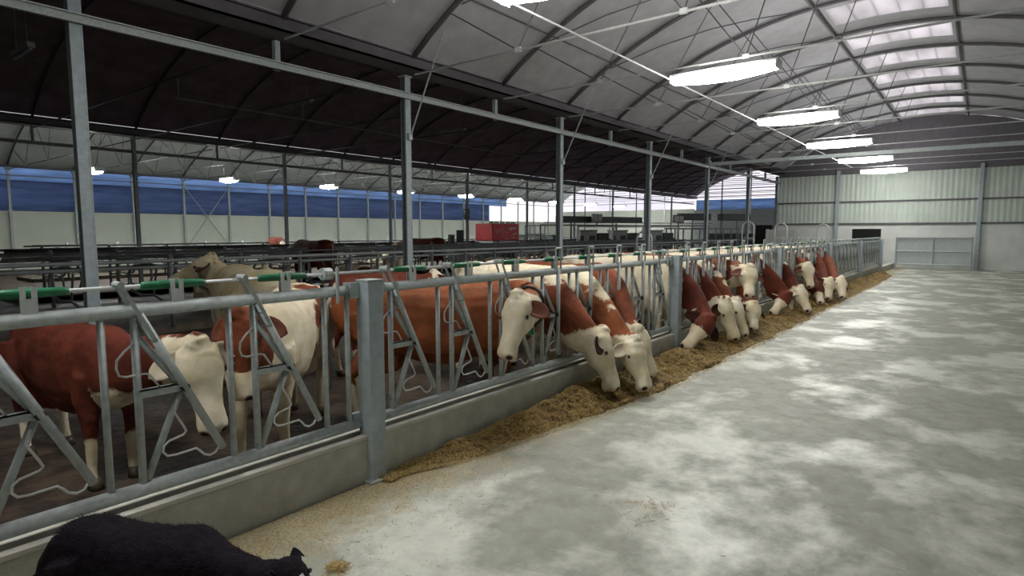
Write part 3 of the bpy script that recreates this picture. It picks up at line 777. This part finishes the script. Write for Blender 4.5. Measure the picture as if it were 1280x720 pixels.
make_cow('low brown cow standing in the alley behind the first tall fence post', DEEP, (-6.2, 5.4), (-.28, .96), (-6.4, 6.3, 1.05), (-6.35, 6.6, .65), s=.9, voxel=.022, torso='b', ear='b', group='cows standing in the barn alley')
def feeder(label, cm, yf, poll, muzzle, head, face=(1, .1, .25), **kw):
    h = Vector((head[0], head[1], 0)).normalized()
    x0 = XF-.60*h.x; y0 = yf-.60*h.y
    kw.setdefault('voxel', .018)
    return make_cow(label, cm, (x0, y0), head, poll, muzzle, face=face, **kw)
feeder('feeding cow, brown neck with small white spot, cream head left of a pair', BROWN, 4.93, (-2.84, 5.12, .67), (-2.70, 5.16, .12), (.95, -.30), face=(.75, .65, .3), voxel=.013, ear='d', throat=-.05, wneck=[((-2.96, 4.97, .60), .085, 1), ((-3.18, 4.98, 1.00), .05, 1), ((-3.35, 4.95, 1.16), .10, 1)], neckw=.12)
feeder('feeding cow with white streak down its brown neck, right of a pair', ORANGE, 5.52, (-2.66, 5.42, .58), (-2.46, 5.33, .12), (.96, -.25), face=(.95, -.15, .3), voxel=.013, ear='w', wneck=[((-3.5, 5.6, 1.15), .26, 1), ((-3.25, 5.56, 1.10), .15, 1), ((-3.10, 5.50, .98), .09, 1), ((-2.96, 5.48, .86), .05, 1)], hw=.29)
feeder('feeding cow half hidden behind the pair, one dark ear out to the right', BROWN, 6.12, (-2.80, 5.76, .62), (-2.62, 5.80, .13), (.97, -.22), face=(.85, -.35, .3), voxel=.015, torso='b', ear='d', hw=.29)
feeder('feeding cow with all dark red neck just right of the second fence post', DEEP, 8.00, (-2.72, 7.68, .52), (-2.93, 7.35, .14), (.99, .05), face=(.75, -.55, .5), ear='d', throat=-.12, hw=.30, facebrown=.38)
feeder('feeding cow with broad cream head and white patch on its dark neck', DEEP, 8.62, (-2.82, 8.62, .66), (-2.64, 8.62, .12), (.99, .05), face=(.95, -.1, .3), ear='d', wneck=[((-3.0, 8.45, .62), .11, 1), ((-3.45, 8.6, 1.12), .13, 1)], hw=.29)
feeder('feeding cow with a long white stripe on its neck, behind the broad cream head', BROWN, 9.2, (-2.80, 9.05, .62), (-2.62, 8.98, .12), (.99, .05), ear='b', wneck=[((-3.3, 9.12, 1.08), .10, 1), ((-3.15, 9.1, .98), .08, 1), ((-3.02, 9.08, .88), .07, 1)], hw=.29)
feeder('cow with head raised, white blazed face towards the camera', BROWN, 9.80, (-2.79, 9.55, 1.11), (-2.70, 9.26, .68), (.98, .15), face=(.62, -.79, .25), ear='b', torso='b', droop=.05, hw=.29)
feeder('feeding cow whose pale muzzle shows below the raised white face', BROWN, 10.42, (-2.80, 9.90, .50), (-2.72, 9.62, .12), (.98, .15), face=(.7, -.6, .5), ear='d', hw=.29)
feeder('feeding cow with dark red neck and pale jaw, just left of the third fence post', DEEP, 11.62, (-2.74, 11.75, .50), (-2.93, 11.45, .14), (.99, .02), face=(.75, -.55, .5), ear='w', throat=-.12, facebrown=.38)
feeder('feeding cow with cream face and pale ears just right of the third fence post', DEEP, 13.07, (-2.74, 12.75, .55), (-2.53, 12.55, .12), (.99, .1), face=(.85, -.45, .35), ear='w', wneck=[((-3.3, 13.0, 1.08), .08, 1), ((-3.15, 12.97, .98), .06, 1)])
feeder('distant cow holding its cream head half up between feeding neighbours', BROWN, 14.3, (-2.90, 14.0, .95), (-2.78, 13.8, .48), (.98, .12), face=(.6, -.75, .3), ear='b', droop=.15, voxel=.022)
feeder('distant feeding cow with dark head low beside the half raised one', DEEP, 15.0, (-2.75, 14.45, .52), (-2.62, 14.15, .12), (.98, .1), face=(.8, -.5, .3), ear='d', voxel=.022, facebrown=.5)
feeder('second last feeding cow, brown neck with a white shoulder flash', DEEP, 16.3, (-2.68, 15.3, .55), (-2.62, 14.95, .12), (.97, -.1), face=(.8, -.5, .3), ear='d', voxel=.022, wneck=[((-3.3, 16.1, 1.05), .12, 1)])
feeder('last feeding cow of the row, pale yellow head with black ears', BROWN, 17.2, (-2.56, 15.95, .55), (-2.44, 15.6, .12), (.97, -.15), face=(.75, -.6, .3), ear='d', voxel=.022)

# cows lying or standing in the cubicles: two kinds, then copies
GC = 'cows resting in the cubicles'
lie = make_cow('brown and white cow lying in a cubicle left of the red box', DEEP, (-12.0, 6.2), (1, 0), (-11.1, 6.3, .95), (-10.7, 6.3, .62), voxel=.03, torso='w', lying=True, group=GC, z0=.02, blobs=[((-.2, 0, 1.2), (.25, .5, .4), -1)])
std = make_cow('dark brown cow standing among the cubicles at the left', DEEP, (-16.2, 10.5), (-1, .05), (-17.1, 10.6, 1.2), (-17.5, 10.6, .9), voxel=.03, torso='b', group=GC, z0=.02)
for src, x, y, ang, lab in (
        (lie, -12.1, 9.8, 0, 'brown and white cow lying in the near cubicle row behind the orange back'),
        (lie, -12.0, 15.8, .05, 'brown and white cow lying in the near cubicles between two tall posts'),
        (lie, -24.2, 19.8, PI, 'pale patched cow lying in the far cubicles under the wall'),
        (lie, -24.2, 25.8, PI, 'pale patched cow lying in the far cubicles left of the red box'),
        (std, -17.6, 16.2, .2, 'dark cow standing in the middle cubicles left of the red box'),
        (std, -24.5, 14.6, 2.8, 'dark brown cow standing far back below the cross braced wall')):
    c = copy_tree(src); c.location = (x, y, .02 if x != -10.0 else BF); c.rotation_euler = (0, 0, ang + (0 if src is lie else PI)); c['label'] = lab

# ------------------------------------------------------------------ dog
def make_dog():
    hd = Vector((.86, .36, 0)).normalized(); ang = math.atan2(hd.y, hd.x)
    base = Vector((-2.385, .865, 0)); M = Matrix.Translation(base) @ Matrix.Rotation(ang, 4, 'Z')
    z = Vector((0, 0, 1)); mb = MB()
    T = [(-.42,.43,.05,.06,.06),(-.38,.43,.09,.10,.12),(-.28,.43,.115,.12,.15),(-.12,.42,.115,.115,.15),(.04,.42,.125,.12,.18),(.18,.43,.125,.135,.20),(.27,.41,.10,.11,.17),(.33,.39,.06,.06,.09)]
    mb.rings([((x, 0, zz), Y_, z, w, a_, b_) for x, zz, w, a_, b_ in T])
    mb.rings([((.22,0,.44), Y_, Vector((.3,0,1)).normalized(), .10, .10), ((.34,0,.415), Y_, z, .08, .08), ((.45,0,.41), Y_, Vector((-.1,0,1)).normalized(), .065, .068), ((.56,0,.435), Y_, z, .06, .058)])
    a = Vector((.93, -.12, -.34)).normalized(); u = Vector((.34, 0, .93)); u = (u-a*u.dot(a)).normalized(); sd = a.cross(u)
    P = Vector((.54, 0, .490))
    mb.rings([(P+a*t*.25+u*o, sd, u, w, h_) for t, o, w, h_ in ((0,-.03,.05,.045),(.12,-.02,.068,.06),(.3,-.025,.066,.060),(.45,-.035,.050,.048),(.6,-.045,.036,.036),(.8,-.05,.030,.030),(.95,-.05,.024,.024),(1,-.05,.014,.014))])
    for sg in (-1, 1):
        mb.tube([(.22,.09*sg,.42),(.20,.10*sg,.30),(.22,.10*sg,.20),(.22,.10*sg,.06),(.25,.10*sg,.025)], [.07,.045,.030,.024,.030], 8)
        mb.tube([(-.30,.08*sg,.42),(-.26,.10*sg,.30),(-.36,.10*sg,.18),(-.33,.10*sg,.05),(-.30,.10*sg,.025)], [.09,.07,.034,.024,.030], 8)
    me0 = mb.mesh('tmp'); tmp = bpy.data.objects.new('tmp', me0); C.objects.link(tmp)
    rm = tmp.modifiers.new('r', 'REMESH'); rm.mode = 'VOXEL'; rm.voxel_size = .009
    sm = tmp.modifiers.new('s', 'SMOOTH'); sm.factor = .6; sm.iterations = 8
    dg = bpy.context.evaluated_depsgraph_get(); dg.update()
    me = bpy.data.meshes.new_from_object(tmp.evaluated_get(dg)); bpy.data.objects.remove(tmp); bpy.data.meshes.remove(me0)
    me.materials.clear(); me.materials.append(DOGM); me.materials.append(DOGW)
    for v in me.vertices:
        n_ = noise.noise(v.co*38); v.co += v.normal*n_*.004
    mi = []
    for p in me.polygons:
        c = p.center; l = c-P; t = l.dot(a); v_ = abs(l.dot(sd)); w = 0
        if t > .10 and v_ < .012 + max(0, t-.17)*.2 and l.dot(u) > -.05: w = 1
        if c.z < .06: w = 1
        mi.append(w)
    me.polygons.foreach_set('material_index', mi); me.polygons.foreach_set('use_smooth', [True]*len(mi))
    t = thing('dog', 'black dog with white blaze walking right beside the concrete curb', 'dog', base, ang)
    o = bpy.data.objects.new('body', me); C.objects.link(o); o.parent = t
    for sg in (-1, 1):
        e = P + a*.035 + sd*sg*.052 - u*.0; b = MB()
        tipv = e + sd*sg*.018 + u*.024 - a*.02; fold = tipv + sd*sg*.02 + a*.02 - u*.022
        b.rings([(e, a, sd*sg, .028, .012), ((e+tipv)/2, a, sd*sg, .024, .009), (tipv, a, sd*sg, .018, .008), (fold, a, sd*sg, .006, .004)])
        b.build('ear', DOGM, t, smooth=True)
        b = MB(); b.ell(P + a*.105 + sd*sg*.045 + u*.008, .009, None, 8, 6); b.build('eye', EYEM, t, smooth=True)
    b = MB(); b.ell(P + a*.25 - u*.045, (.014, .016, .012)); b.build('nose', EYEM, t, smooth=True)
    b = MB(); b.tube([(-.40,0,.45),(-.50,.02,.40),(-.58,.04,.30),(-.63,.05,.22),(-.70,.05,.20)], [.03,.035,.042,.038,.012], 10); b.build('tail', DOGM, t, smooth=True)
    # fur: short tapered hairs over the coat
    rnd = random.Random(3); vs = []; fs = []
    polys = [p for p in me.polygons]
    for _ in range(16000):
        p = polys[rnd.randrange(len(polys))]
        if p.material_index == 1: continue
        c = p.center; n_ = p.normal; d = (n_*.45 + Vector((-.8, 0, -.25)) + Vector((rnd.uniform(-.3,.3), rnd.uniform(-.3,.3), rnd.uniform(-.3,.3)))).normalized()
        if c.x > .45: ln = rnd.uniform(.006, .014)
        else: ln = rnd.uniform(.015, .035)
        sdv = d.cross(n_); 
        if sdv.length < 1e-3: continue
        sdv.normalize(); i0 = len(vs)
        vs += [c - sdv*.0012, c + sdv*.0012, c + d*ln]; fs.append((i0, i0+1, i0+2))
    b = MB(); b.add(vs, fs); fo = b.build('fur', DOGM, t); fo['kind'] = 'stuff'
make_dog()

# ------------------------------------------------------------------ feed and straw
PY = [2.68, 2.95, 3.15, 3.6, 4.2, 4.8, 5.5, 6.15, 7.6, 9, 12, 16, 20, 24, 26.4, 27.3]
PX = [-3.06, -2.95, -2.88, -2.82, -2.72, -2.64, -2.56, -2.52, -2.55, -2.52, -2.52, -2.58, -2.56, -2.52, -2.6, -3.0]
def feed_h(x, y):
    ex = float(np.interp(y, PY, PX)) + .07*noise.noise(Vector((y*1.7, 0, 3))) + .04*noise.noise(Vector((y*5, 0, 9)))
    x0 = XF+.09; w = ex-x0
    if w <= 0.01 or x > ex: return -.02
    q = (x-x0)/w
    prof = (1-q**2.2) * (.07+.07*math.exp(-((q-.35)/.35)**2))
    hgt = prof*(1.0+.9*noise.noise(Vector((x*2.6, y*2.2, 1)))) * min(1, w/.28) * min(1., max(.45, (y-2.4)/2.6))
    hgt += .028*noise.noise(Vector((x*9, y*9, 2)))*min(1, (1-q)*3) + .016*noise.noise(Vector((x*24, y*24, 5)))*min(1, (1-q)*4)
    for mx, my, mr, mh in ((-2.46, 5.12, .24, .11), (-2.86, 4.75, .28, .06), (-2.6, 5.9, .3, .06), (-2.5, 7.2, .4, .05)):
        hgt += mh*math.exp(-((x-mx)**2+(y-my)**2)/(mr*mr*.5))
    for mx, my, mr in ((-2.72, 5.12, .15), (-2.55, 5.38, .13)):   # hollows eaten out by the muzzles
        hgt -= .07*math.exp(-((x-mx)**2+(y-my)**2)/(mr*mr*.6))
    return max(hgt, .004)
FEEDM = mat('silage', (.33, .21, .055), .85, 0, col2=(.080, .045, .013), vscale=14, bump=1., bscale=70, detail=8)
STRAWM = mat('straw', (.54, .40, .14), .6, 0, col2=(.22, .135, .035), vscale=60)
ys = [2.5]
while ys[-1] < 27.4: ys.append(ys[-1] + .010 + .0032*max(ys[-1]-2.5, 0))
xs = list(np.arange(XF+.085, -2.15, .017))
vs = [(x, y, feed_h(x, y)) for y in ys for x in xs]; nx = len(xs); fs = []
for j in range(len(ys)-1):
    for i in range(nx-1):
        q = (j*nx+i, j*nx+i+1, (j+1)*nx+i+1, (j+1)*nx+i)
        if max(vs[k][2] for k in q) > -.01: fs.append(q)
b = MB(); b.add(vs, fs); o = b.build('silage_heap', FEEDM, smooth=True)
tag(o, 'golden brown heap of chopped silage along the foot of the curb', 'feed', None, 'stuff')
rnd = random.Random(11); vs = []; fs = []
def blade(x, y, z, ln, w, tilt):
    an = rnd.uniform(0, 2*PI); d = Vector((math.cos(an)*math.cos(tilt), math.sin(an)*math.cos(tilt), math.sin(tilt)))
    s_ = Vector((-math.sin(an), math.cos(an), rnd.uniform(-.5, .5))).normalized()*w; c = Vector((x, y, z)); i0 = len(vs)
    vs.extend([c-d*ln/2-s_, c-d*ln/2+s_, c+d*ln/2+s_, c+d*ln/2-s_]); fs.append((i0, i0+1, i0+2, i0+3))
n = 0
while n < 52000:
    y = 2.5 + (rnd.random()**1.7)*20; ex = float(np.interp(y, PY, PX)); x = rnd.uniform(XF+.1, ex+.08)
    hz = feed_h(x, y)
    if hz < 0: 
        if rnd.random() > .35: continue
        hz = .002
    sc = 1 + max(y-5, 0)*.08
    blade(x, y, hz+rnd.uniform(.001, .012), rnd.uniform(.012, .05)*sc, rnd.uniform(.0009, .0022)*sc, rnd.uniform(-.5, .7)); n += 1
b = MB(); b.add(vs, fs); tag(b.build('loose_straw', STRAWM), 'loose pale straw stalks lying over the silage heap', 'straw', None, 'stuff')
vs = []; fs = []
for _ in range(6500):     # crumbs swept along the curb and floor
    y = rnd.uniform(.3, 9); x = XF+.09 + abs(rnd.gauss(0, .42))
    blade(x, y, .003, rnd.uniform(.006, .03), rnd.uniform(.0008, .002), rnd.uniform(-.05, .1))
for _ in range(450):
    y = rnd.uniform(.5, 14); x = rnd.uniform(-2.9, 1); blade(x, y, .003, rnd.uniform(.008, .03), rnd.uniform(.0008, .0025), .03)
b = MB(); b.add(vs, fs); tag(b.build('straw_crumbs', STRAWM), 'thin scatter of straw crumbs on the concrete beside curb and heap', 'straw', None, 'stuff')
for cx, cy, nn, r_, lab in ((-2.41, 1.68, 260, .05, 'small tuft of straw on the floor right of the dog'), (-1.48, 3.16, 130, .20, 'faint patch of straw on the open concrete floor')):
    vs = []; fs = []
    for _ in range(nn):
        g = rnd.gauss(0, r_*.5); g2 = rnd.gauss(0, r_*.5)
        blade(cx+g, cy+g2, .003+max(0, .02*(1-(g*g+g2*g2)/(r_*r_))), rnd.uniform(.015, .05), .0016, rnd.uniform(-.2, .3))
    b = MB(); b.add(vs, fs); tag(b.build('straw_tuft', STRAWM), lab, 'straw', None, 'stuff')

# ------------------------------------------------------------------ cubicles
def cubicle(nm='cubicle_divider'):
    t = thing(nm, 'x', 'cubicle divider')
    b = MB(); b.tube([(0, 0, 0), (0, 0, 1.25)], .038, 8); b.build('upright', DULL, t, smooth=True)
    b = MB(); b.tube([(0,0,1.0),(.9,0,1.06),(1.6,0,1.0),(1.82,0,.86),(1.85,0,.68),(1.7,0,.52),(1.3,0,.46),(.7,0,.50),(.35,0,.42),(0,0,.40)], .026, 8); b.build('loop', DULL, t, smooth=True)
    b = MB(); b.tube([(.55,0,1.04),(.75,0,.50)], .02, 6); b.build('strut', DULL, t, smooth=True)
    return t
cub = cubicle()
rows = [(-11.0, -1, 'near', GALV, 2.0, 1.25, 26), (-15.6, 1, 'middle', DULL, 4, 1.25, 26), (-20.2, 1, 'second farthest', DARKST, 5, 1.6, 24), (-25.4, -1, 'farthest', DARKST, 7, 1.6, 22)]
first = True
for ri, (x, d, nm, rm_, y0, st, cnt) in enumerate(rows):
    for i in range(cnt):
        o = cub if first else copy_tree(cub); first = False
        o.location = (x, y0+st*i, .0); o.rotation_euler = (0, 0, 0 if d > 0 else PI)
        o['label'] = '%s bent-tube divider from the camera in the %s cubicle row' % (nth(i), nm); o['group'] = 'dividers of the %s cubicle row' % nm
    L0 = y0-1; L1 = y0+st*cnt
    t = thing('cubicle_rail', {'near': 'pair of pale pipes along the top of the near cubicle row', 'middle': 'steel pipes along the top of the middle cubicle row', 'second farthest': 'dark pipe line along the second farthest cubicle row', 'farthest': 'dark pipe line along the farthest cubicle row'}[nm], 'rail', (x, L0, 0))
    for dx, z in ((.04, 1.15), (.12*d, 1.04)):
        b = MB(); b.tube([(dx, 0, z), (dx, L1-L0, z)], .030, 8); b.build('pipe', rm_, t, smooth=True)
    b = MB(); b.tube([(.9*d, 0, 1.12), (.9*d, L1-L0, 1.12)], .026, 8); b.build('pipe', rm_, t, smooth=True)
    b = MB(); b.box(min(0, 2.1*d)+x, max(0, 2.1*d)+x, L0, L1, BF, .0+.02); b.box(x+2.05*d-.05, x+2.05*d+.05, L0, L1, BF, .06)
    tag(b.build('cubicle_bed', MATTR), 'dark raised bed of the %s cubicle row' % nm, 'bed', 'raised cubicle beds')

# red milking machine and equipment at the back
t = thing('milking_robot', 'bright red milking machine cabinet beyond the cubicles', 'machine', (-19.0, 23.1, 0))
b = MB(); b.box(-.55, .55, -1.05, 1.05, 1.20, 2.02); b.build('red_cover', REDM, t, bevel=.04)
b = MB(); b.box(-.57, .57, -1.05, 1.05, 1.08, 1.17); b.build('lower_band', WHITEP, t, bevel=.01)
b = MB(); b.box(-.48, .48, -1.0, 1.0, BF, 1.08); b.build('base', DARKBOX, t, bevel=.02)
for y in (-.85, -.45, 0, .45, .85):
    b = MB(); b.tube([(.3, y-.12, 2.02), (.3, y-.1, 2.08), (.3, y+.1, 2.08), (.3, y+.12, 2.02)], .03, 6); b.build('handle', DARKBOX, t)
for (y, z, w_, h_) in ((-1.25, 1.66, .5, .02), (-1.12, 1.52, .16, .05), (-.42, 1.35, .03, .4), (-.2, 1.25, .5, .02), (.35, 1.76, .75, .06), (.30, 1.70, .35, .03), (.75, 1.48, .30, .04), (1.1, 1.54, .14, .05), (.6, 1.32, .5, .02), (-.1, 1.58, .32, .02), (-.47, 1.68, .08, .12)):
    b = MB(); b.box(.551, .556, y*.68, y*.68+w_*.7, z, z+h_); b.build('white_marking', WHITEP, t)
t = thing('control_panel', 'grey post box with small dark screens left of the red machine', 'machine', (-18.6, 20.0, 0))
b = MB(); b.box(-.3, .3, -.5, .35, BF, 1.15); b.build('cabinet', GREYBOX, t, bevel=.02)
b = MB(); b.box(-.1, .1, -.2, .1, 1.15, 1.7); b.build('screen', BLACKG, t, bevel=.02)
b = MB(); b.box(-.08, .12, -.75, -.52, .9, 1.5); b.build('side_box', DARKBOX, t, bevel=.02)
b = MB(); b.box(-.08, .08, .25, .55, 2.2, 2.65); b.build('upper_box', BLACKG, t, bevel=.02)
b = MB(); b.tube([(0, .40, 1.1), (0, .40, 4.0)], .045, 8); b.build('mast', DULL, t)
t = thing('metal_stairs', 'black ladder frame standing right of the red machine', 'ladder', (-18.8, 26.0, 0))
for y in (-.9, -.45, 0, .45, .9): b = MB(); b.tube([(0, y, BF), (0, y, 1.95)], .025, 6); b.build('upright', DULL, t)
for z in (.6, 1.1, 1.5, 1.95): b = MB(); b.tube([(0, -.9, z), (0, .9, z)], .022, 6); b.build('rung', DULL, t)
b = MB(); b.box(-27.5, -24.4, 35.9, 36.3, BF, 1.35); b.box(-27.5, -24.4, 35.85, 36.35, 1.35, 1.40); tag(b.build('dark_partition', DARKBOX), 'low dark green partition before the pale far gable wall', 'partition')
# milking stalls (grey units) under the dark roof
GM = 'grey milking units under the dark roof'
def unit(x, y, lab, rz=0.9):
    t = thing('milking_unit', lab, 'machine', (x, y, BF), rz, GM)
    b = MB(); b.box(-.45, .45, -.4, .4, .0, 1.75); b.box(-.5, .5, -.45, .45, 1.75, 1.82); b.build('cabinet', GREYBOX, t, bevel=.04)
    b = MB(); b.box(-.5, -.3, -.42, -.40, .6, 1.5); b.box(.02, .36, -.42, -.40, 1.0, 1.5); b.build('panel', DARKBOX, t)
    b = MB(); b.box(.55, 1.2, -.3, .3, .3, 1.65); b.build('arm_housing', DARKBOX, t, bevel=.03)
    b = MB(); b.tube([(.5,0,1.2),(1.0,0,1.45),(1.5,-.1,1.2),(1.7,-.2,.8)], .06, 8); b.build('hose_arm', DULL, t, smooth=True)
    for q in (-.7, 1.35):
        b = MB(); b.tube([(q, -.5, 0), (q, -.5, 2.0)], .035, 8); b.build('frame_post', GALV, t)
    b = MB(); b.tube([(-.7, -.5, 2.0), (1.35, -.5, 2.0)], .03, 8); b.build('frame_bar', GALV, t)
    b = MB(); b.tube([(-.7, -.5, 1.0), (1.35, -.5, 1.0)], .03, 8); b.build('frame_bar', GALV, t)
    return t
unit(-17.2, 28.6, 'grey milking unit nearest the dark green partition, leftmost of three')
unit(-16.9, 31.6, 'grey milking unit in the middle of three under the dark duct')
unit(-15.6, 33.6, 'grey milking unit farthest right, left of the third tall post')
b = MB(); b.bar((-18.6, 27.9, 2.32), (-16.6, 33.8, 2.32), .5, .34); b.tube([(-18.2, 28.6, 2.1), (-18.2, 28.6, -.1)], .05); b.tube([(-17.2, 32, 2.1), (-17.2, 32, -.1)], .05)
tag(b.build('overhead_duct', mat('duct_green', (.07, .10, .09), .6)), 'dark green horizontal duct over the grey milking units', 'duct')
b = MB(); b.bar((-18.8, 26.5, 1.98), (-13.4, 36.8, 1.98), .08, .08); b.bar((-18.6, 26.5, 2.12), (-13.2, 36.8, 2.12), .05, .05)
for q in range(6): b.tube([(-18.8+1.08*q, 26.5+2.06*q, BF), (-18.8+1.08*q, 26.5+2.06*q, 2.0)], .04, 8)
tag(b.build('milk_line_rack', DULL), 'long pipe frame carrying the milk lines above the grey units', 'rack')
for i, (x, y, w_) in enumerate(((-17.3, 29.9, .5), (-14.7, 35.2, .75))):
    b = MB(); b.box(x-.06, x+.06, y-w_, y+w_, 2.16, 2.62, 0); b.box(x+.06, x+.065, y-w_+.06, y-.04, 2.21, 2.57, 1); b.box(x+.06, x+.065, y+.04, y+w_-.06, 2.21, 2.57, 1)
    b.tube([(x, y, 1.9), (x, y, 2.2)], .04, 8, 0)
    tag(b.build('display_box', [BLACKG, GREYBOX]), ['small black framed box on the green duct', 'wide black double-window box above the milking units'][i], 'box')
# dark fans and box structure right of that
t = thing('roof_fan_unit', 'wide black ventilation unit with two housings left of the fourth post', 'fan', (-13.6, 38.5, 0))
for q in (-1.3, 1.35):
    b = MB(); b.bar((.62*q-.7, q-.95, 2.55), (.62*q+.5, q+1.0, 2.55), .5, .42); b.build('housing', DARKBOX, t, bevel=.05)
b = MB(); b.tube([(-.9, -1.5, 2.4), (-.9, -1.5, BF)], .05, 8); b.tube([(.9, 1.5, 2.4), (.9, 1.5, BF)], .05, 8); b.build('stand', DULL, t)
t = thing('holding_pen', 'dark grey pen of upright bars under the black ventilation unit', 'pen', (-13.4, 37.2, BF))
for q in range(14):
    b = MB(); b.tube([(.3*q-1.6, .55*q-3., 0), (.3*q-1.6, .55*q-3., 1.9)], .04, 6); b.build('bar', DULL, t)
for z in (.5, 1.2, 1.9):
    b = MB(); b.tube([(-1.7, -3.1, z), (2.4, 4.3, z)], .04, 6); b.build('rail', DULL, t)
b = MB(); b.box(-1.6, 1.6, 3.6, 3.9, 0, 1.6); b.build('back_panel', DARKBOX, t)
# white gate box and bent pipe gates before the ribbed wall
b = MB(); b.box(-8.05, -6.75, 29.6, 29.7, .2, 1.72); b.box(-8.05, -7.95, 29.55, 29.75, BF, 1.74); b.box(-6.85, -6.75, 29.55, 29.75, BF, 1.74)
tag(b.build('white_board', LIGHTBOX, bevel=.01), 'plain white board standing left of the ribbed wall behind the fence', 'board')
def bent_gate(x, y, z1, lab, w=.5, ln=0):
    t = thing('bent_gate', lab, 'gate', (x, y, BF), 0, 'bent pipe gates near the ribbed wall')
    r = w/2; pts = [(0, 0, 0), (0, 0, z1-r)] + [(r-r*math.cos(q*PI/8), 0, z1-r+r*math.sin(q*PI/8)) for q in range(1, 8)] + [(w, 0, z1-r), (w, 0, 0)]
    b = MB(); b.tube(pts, .035, 8); b.build('hoop', BRIGHT, t, smooth=True)
    for z in (.5, 1.0, 1.45):
        b = MB(); b.tube([(0 if not ln else -ln, 0, z), (w, 0, z)], .022, 6); b.build('crossbar', BRIGHT, t, smooth=True)
bent_gate(-8.4, 27.2, 2.15, 'bent pipe gate hoop left of the white board')
bent_gate(-7.3, 28.2, 2.10, 'bent pipe gate hoop right of the white board')
bent_gate(-5.75, 29.0, 2.05, 'bent pipe gate hoop in front of the ribbed wall post', .45, 2.0)
bent_gate(-9.6, 19.4, 1.75, 'bent pipe gate hoop left of the third tall post', .55)
b = MB(); b.box(-9.0, -8.2, 31.2, 31.8, .9, 1.95); b.box(-9.0, -8.2, 31.2, 31.8, BF, .0); b.box(-8.65, -8.55, 31.4, 31.6, 0, .9); tag(b.build('dark_screen', BLACKG, bevel=.02), 'black box on a stand between the bent gates and the ribbed wall', 'box')
# gate beyond the fence end, over the aisle
t = thing('sheeted_gate', 'grey sheeted gate at the far right end of the feed aisle', 'gate', (-2.95, 30.8, 0))
b = MB(); b.box(0, 2.6, -.02, .02, .25, 1.35); b.build('sheet', GALV, t)
for x in (0, 1.3, 2.6): b = MB(); b.tube([(x, -.04, 0), (x, -.04, 1.42)], .035, 8); b.build('stile', GALV_POST, t)
for z in (.25, .8, 1.38): b = MB(); b.tube([(0, -.05, z), (2.6, -.05, z)], .028, 8); b.build('bar', GALV, t)
# ------------------------------------------------------------------ world, camera
w = bpy.data.worlds.new('dusk_sky'); S.world = w; w.use_nodes = True
nt = w.node_tree; bg = nt.nodes['Background']
tc = nt.nodes.new('ShaderNodeTexCoord'); nz = nt.nodes.new('ShaderNodeTexNoise'); nz.inputs['Scale'].default_value = 5; nz.inputs['Detail'].default_value = 4
mp = nt.nodes.new('ShaderNodeMapping'); mp.inputs['Scale'].default_value = (1, 1, 5)
rp = nt.nodes.new('ShaderNodeValToRGB'); rp.color_ramp.elements[0].position = .38; rp.color_ramp.elements[1].position = .56
rp.color_ramp.elements[0].color = (.74, .71, .82, 1); rp.color_ramp.elements[1].color = (1., .95, .98, 1)
nt.links.new(tc.outputs['Generated'], mp.inputs['Vector']); nt.links.new(mp.outputs[0], nz.inputs['Vector'])
nt.links.new(nz.outputs['Fac'], rp.inputs['Fac']); nt.links.new(rp.outputs[0], bg.inputs['Color'])
bg.inputs['Strength'].default_value = .95

cd = bpy.data.cameras.new('camera'); cam = bpy.data.objects.new('camera', cd); C.objects.link(cam); S.camera = cam
cd.sensor_width = 36; cd.lens = 750/1280*36; cd.clip_end = 300; cd.clip_start = .05
cam.location = (0, 0, 1.65)
cam.rotation_euler = (PI/2 - math.radians(5.408), 0, math.radians(38.067))
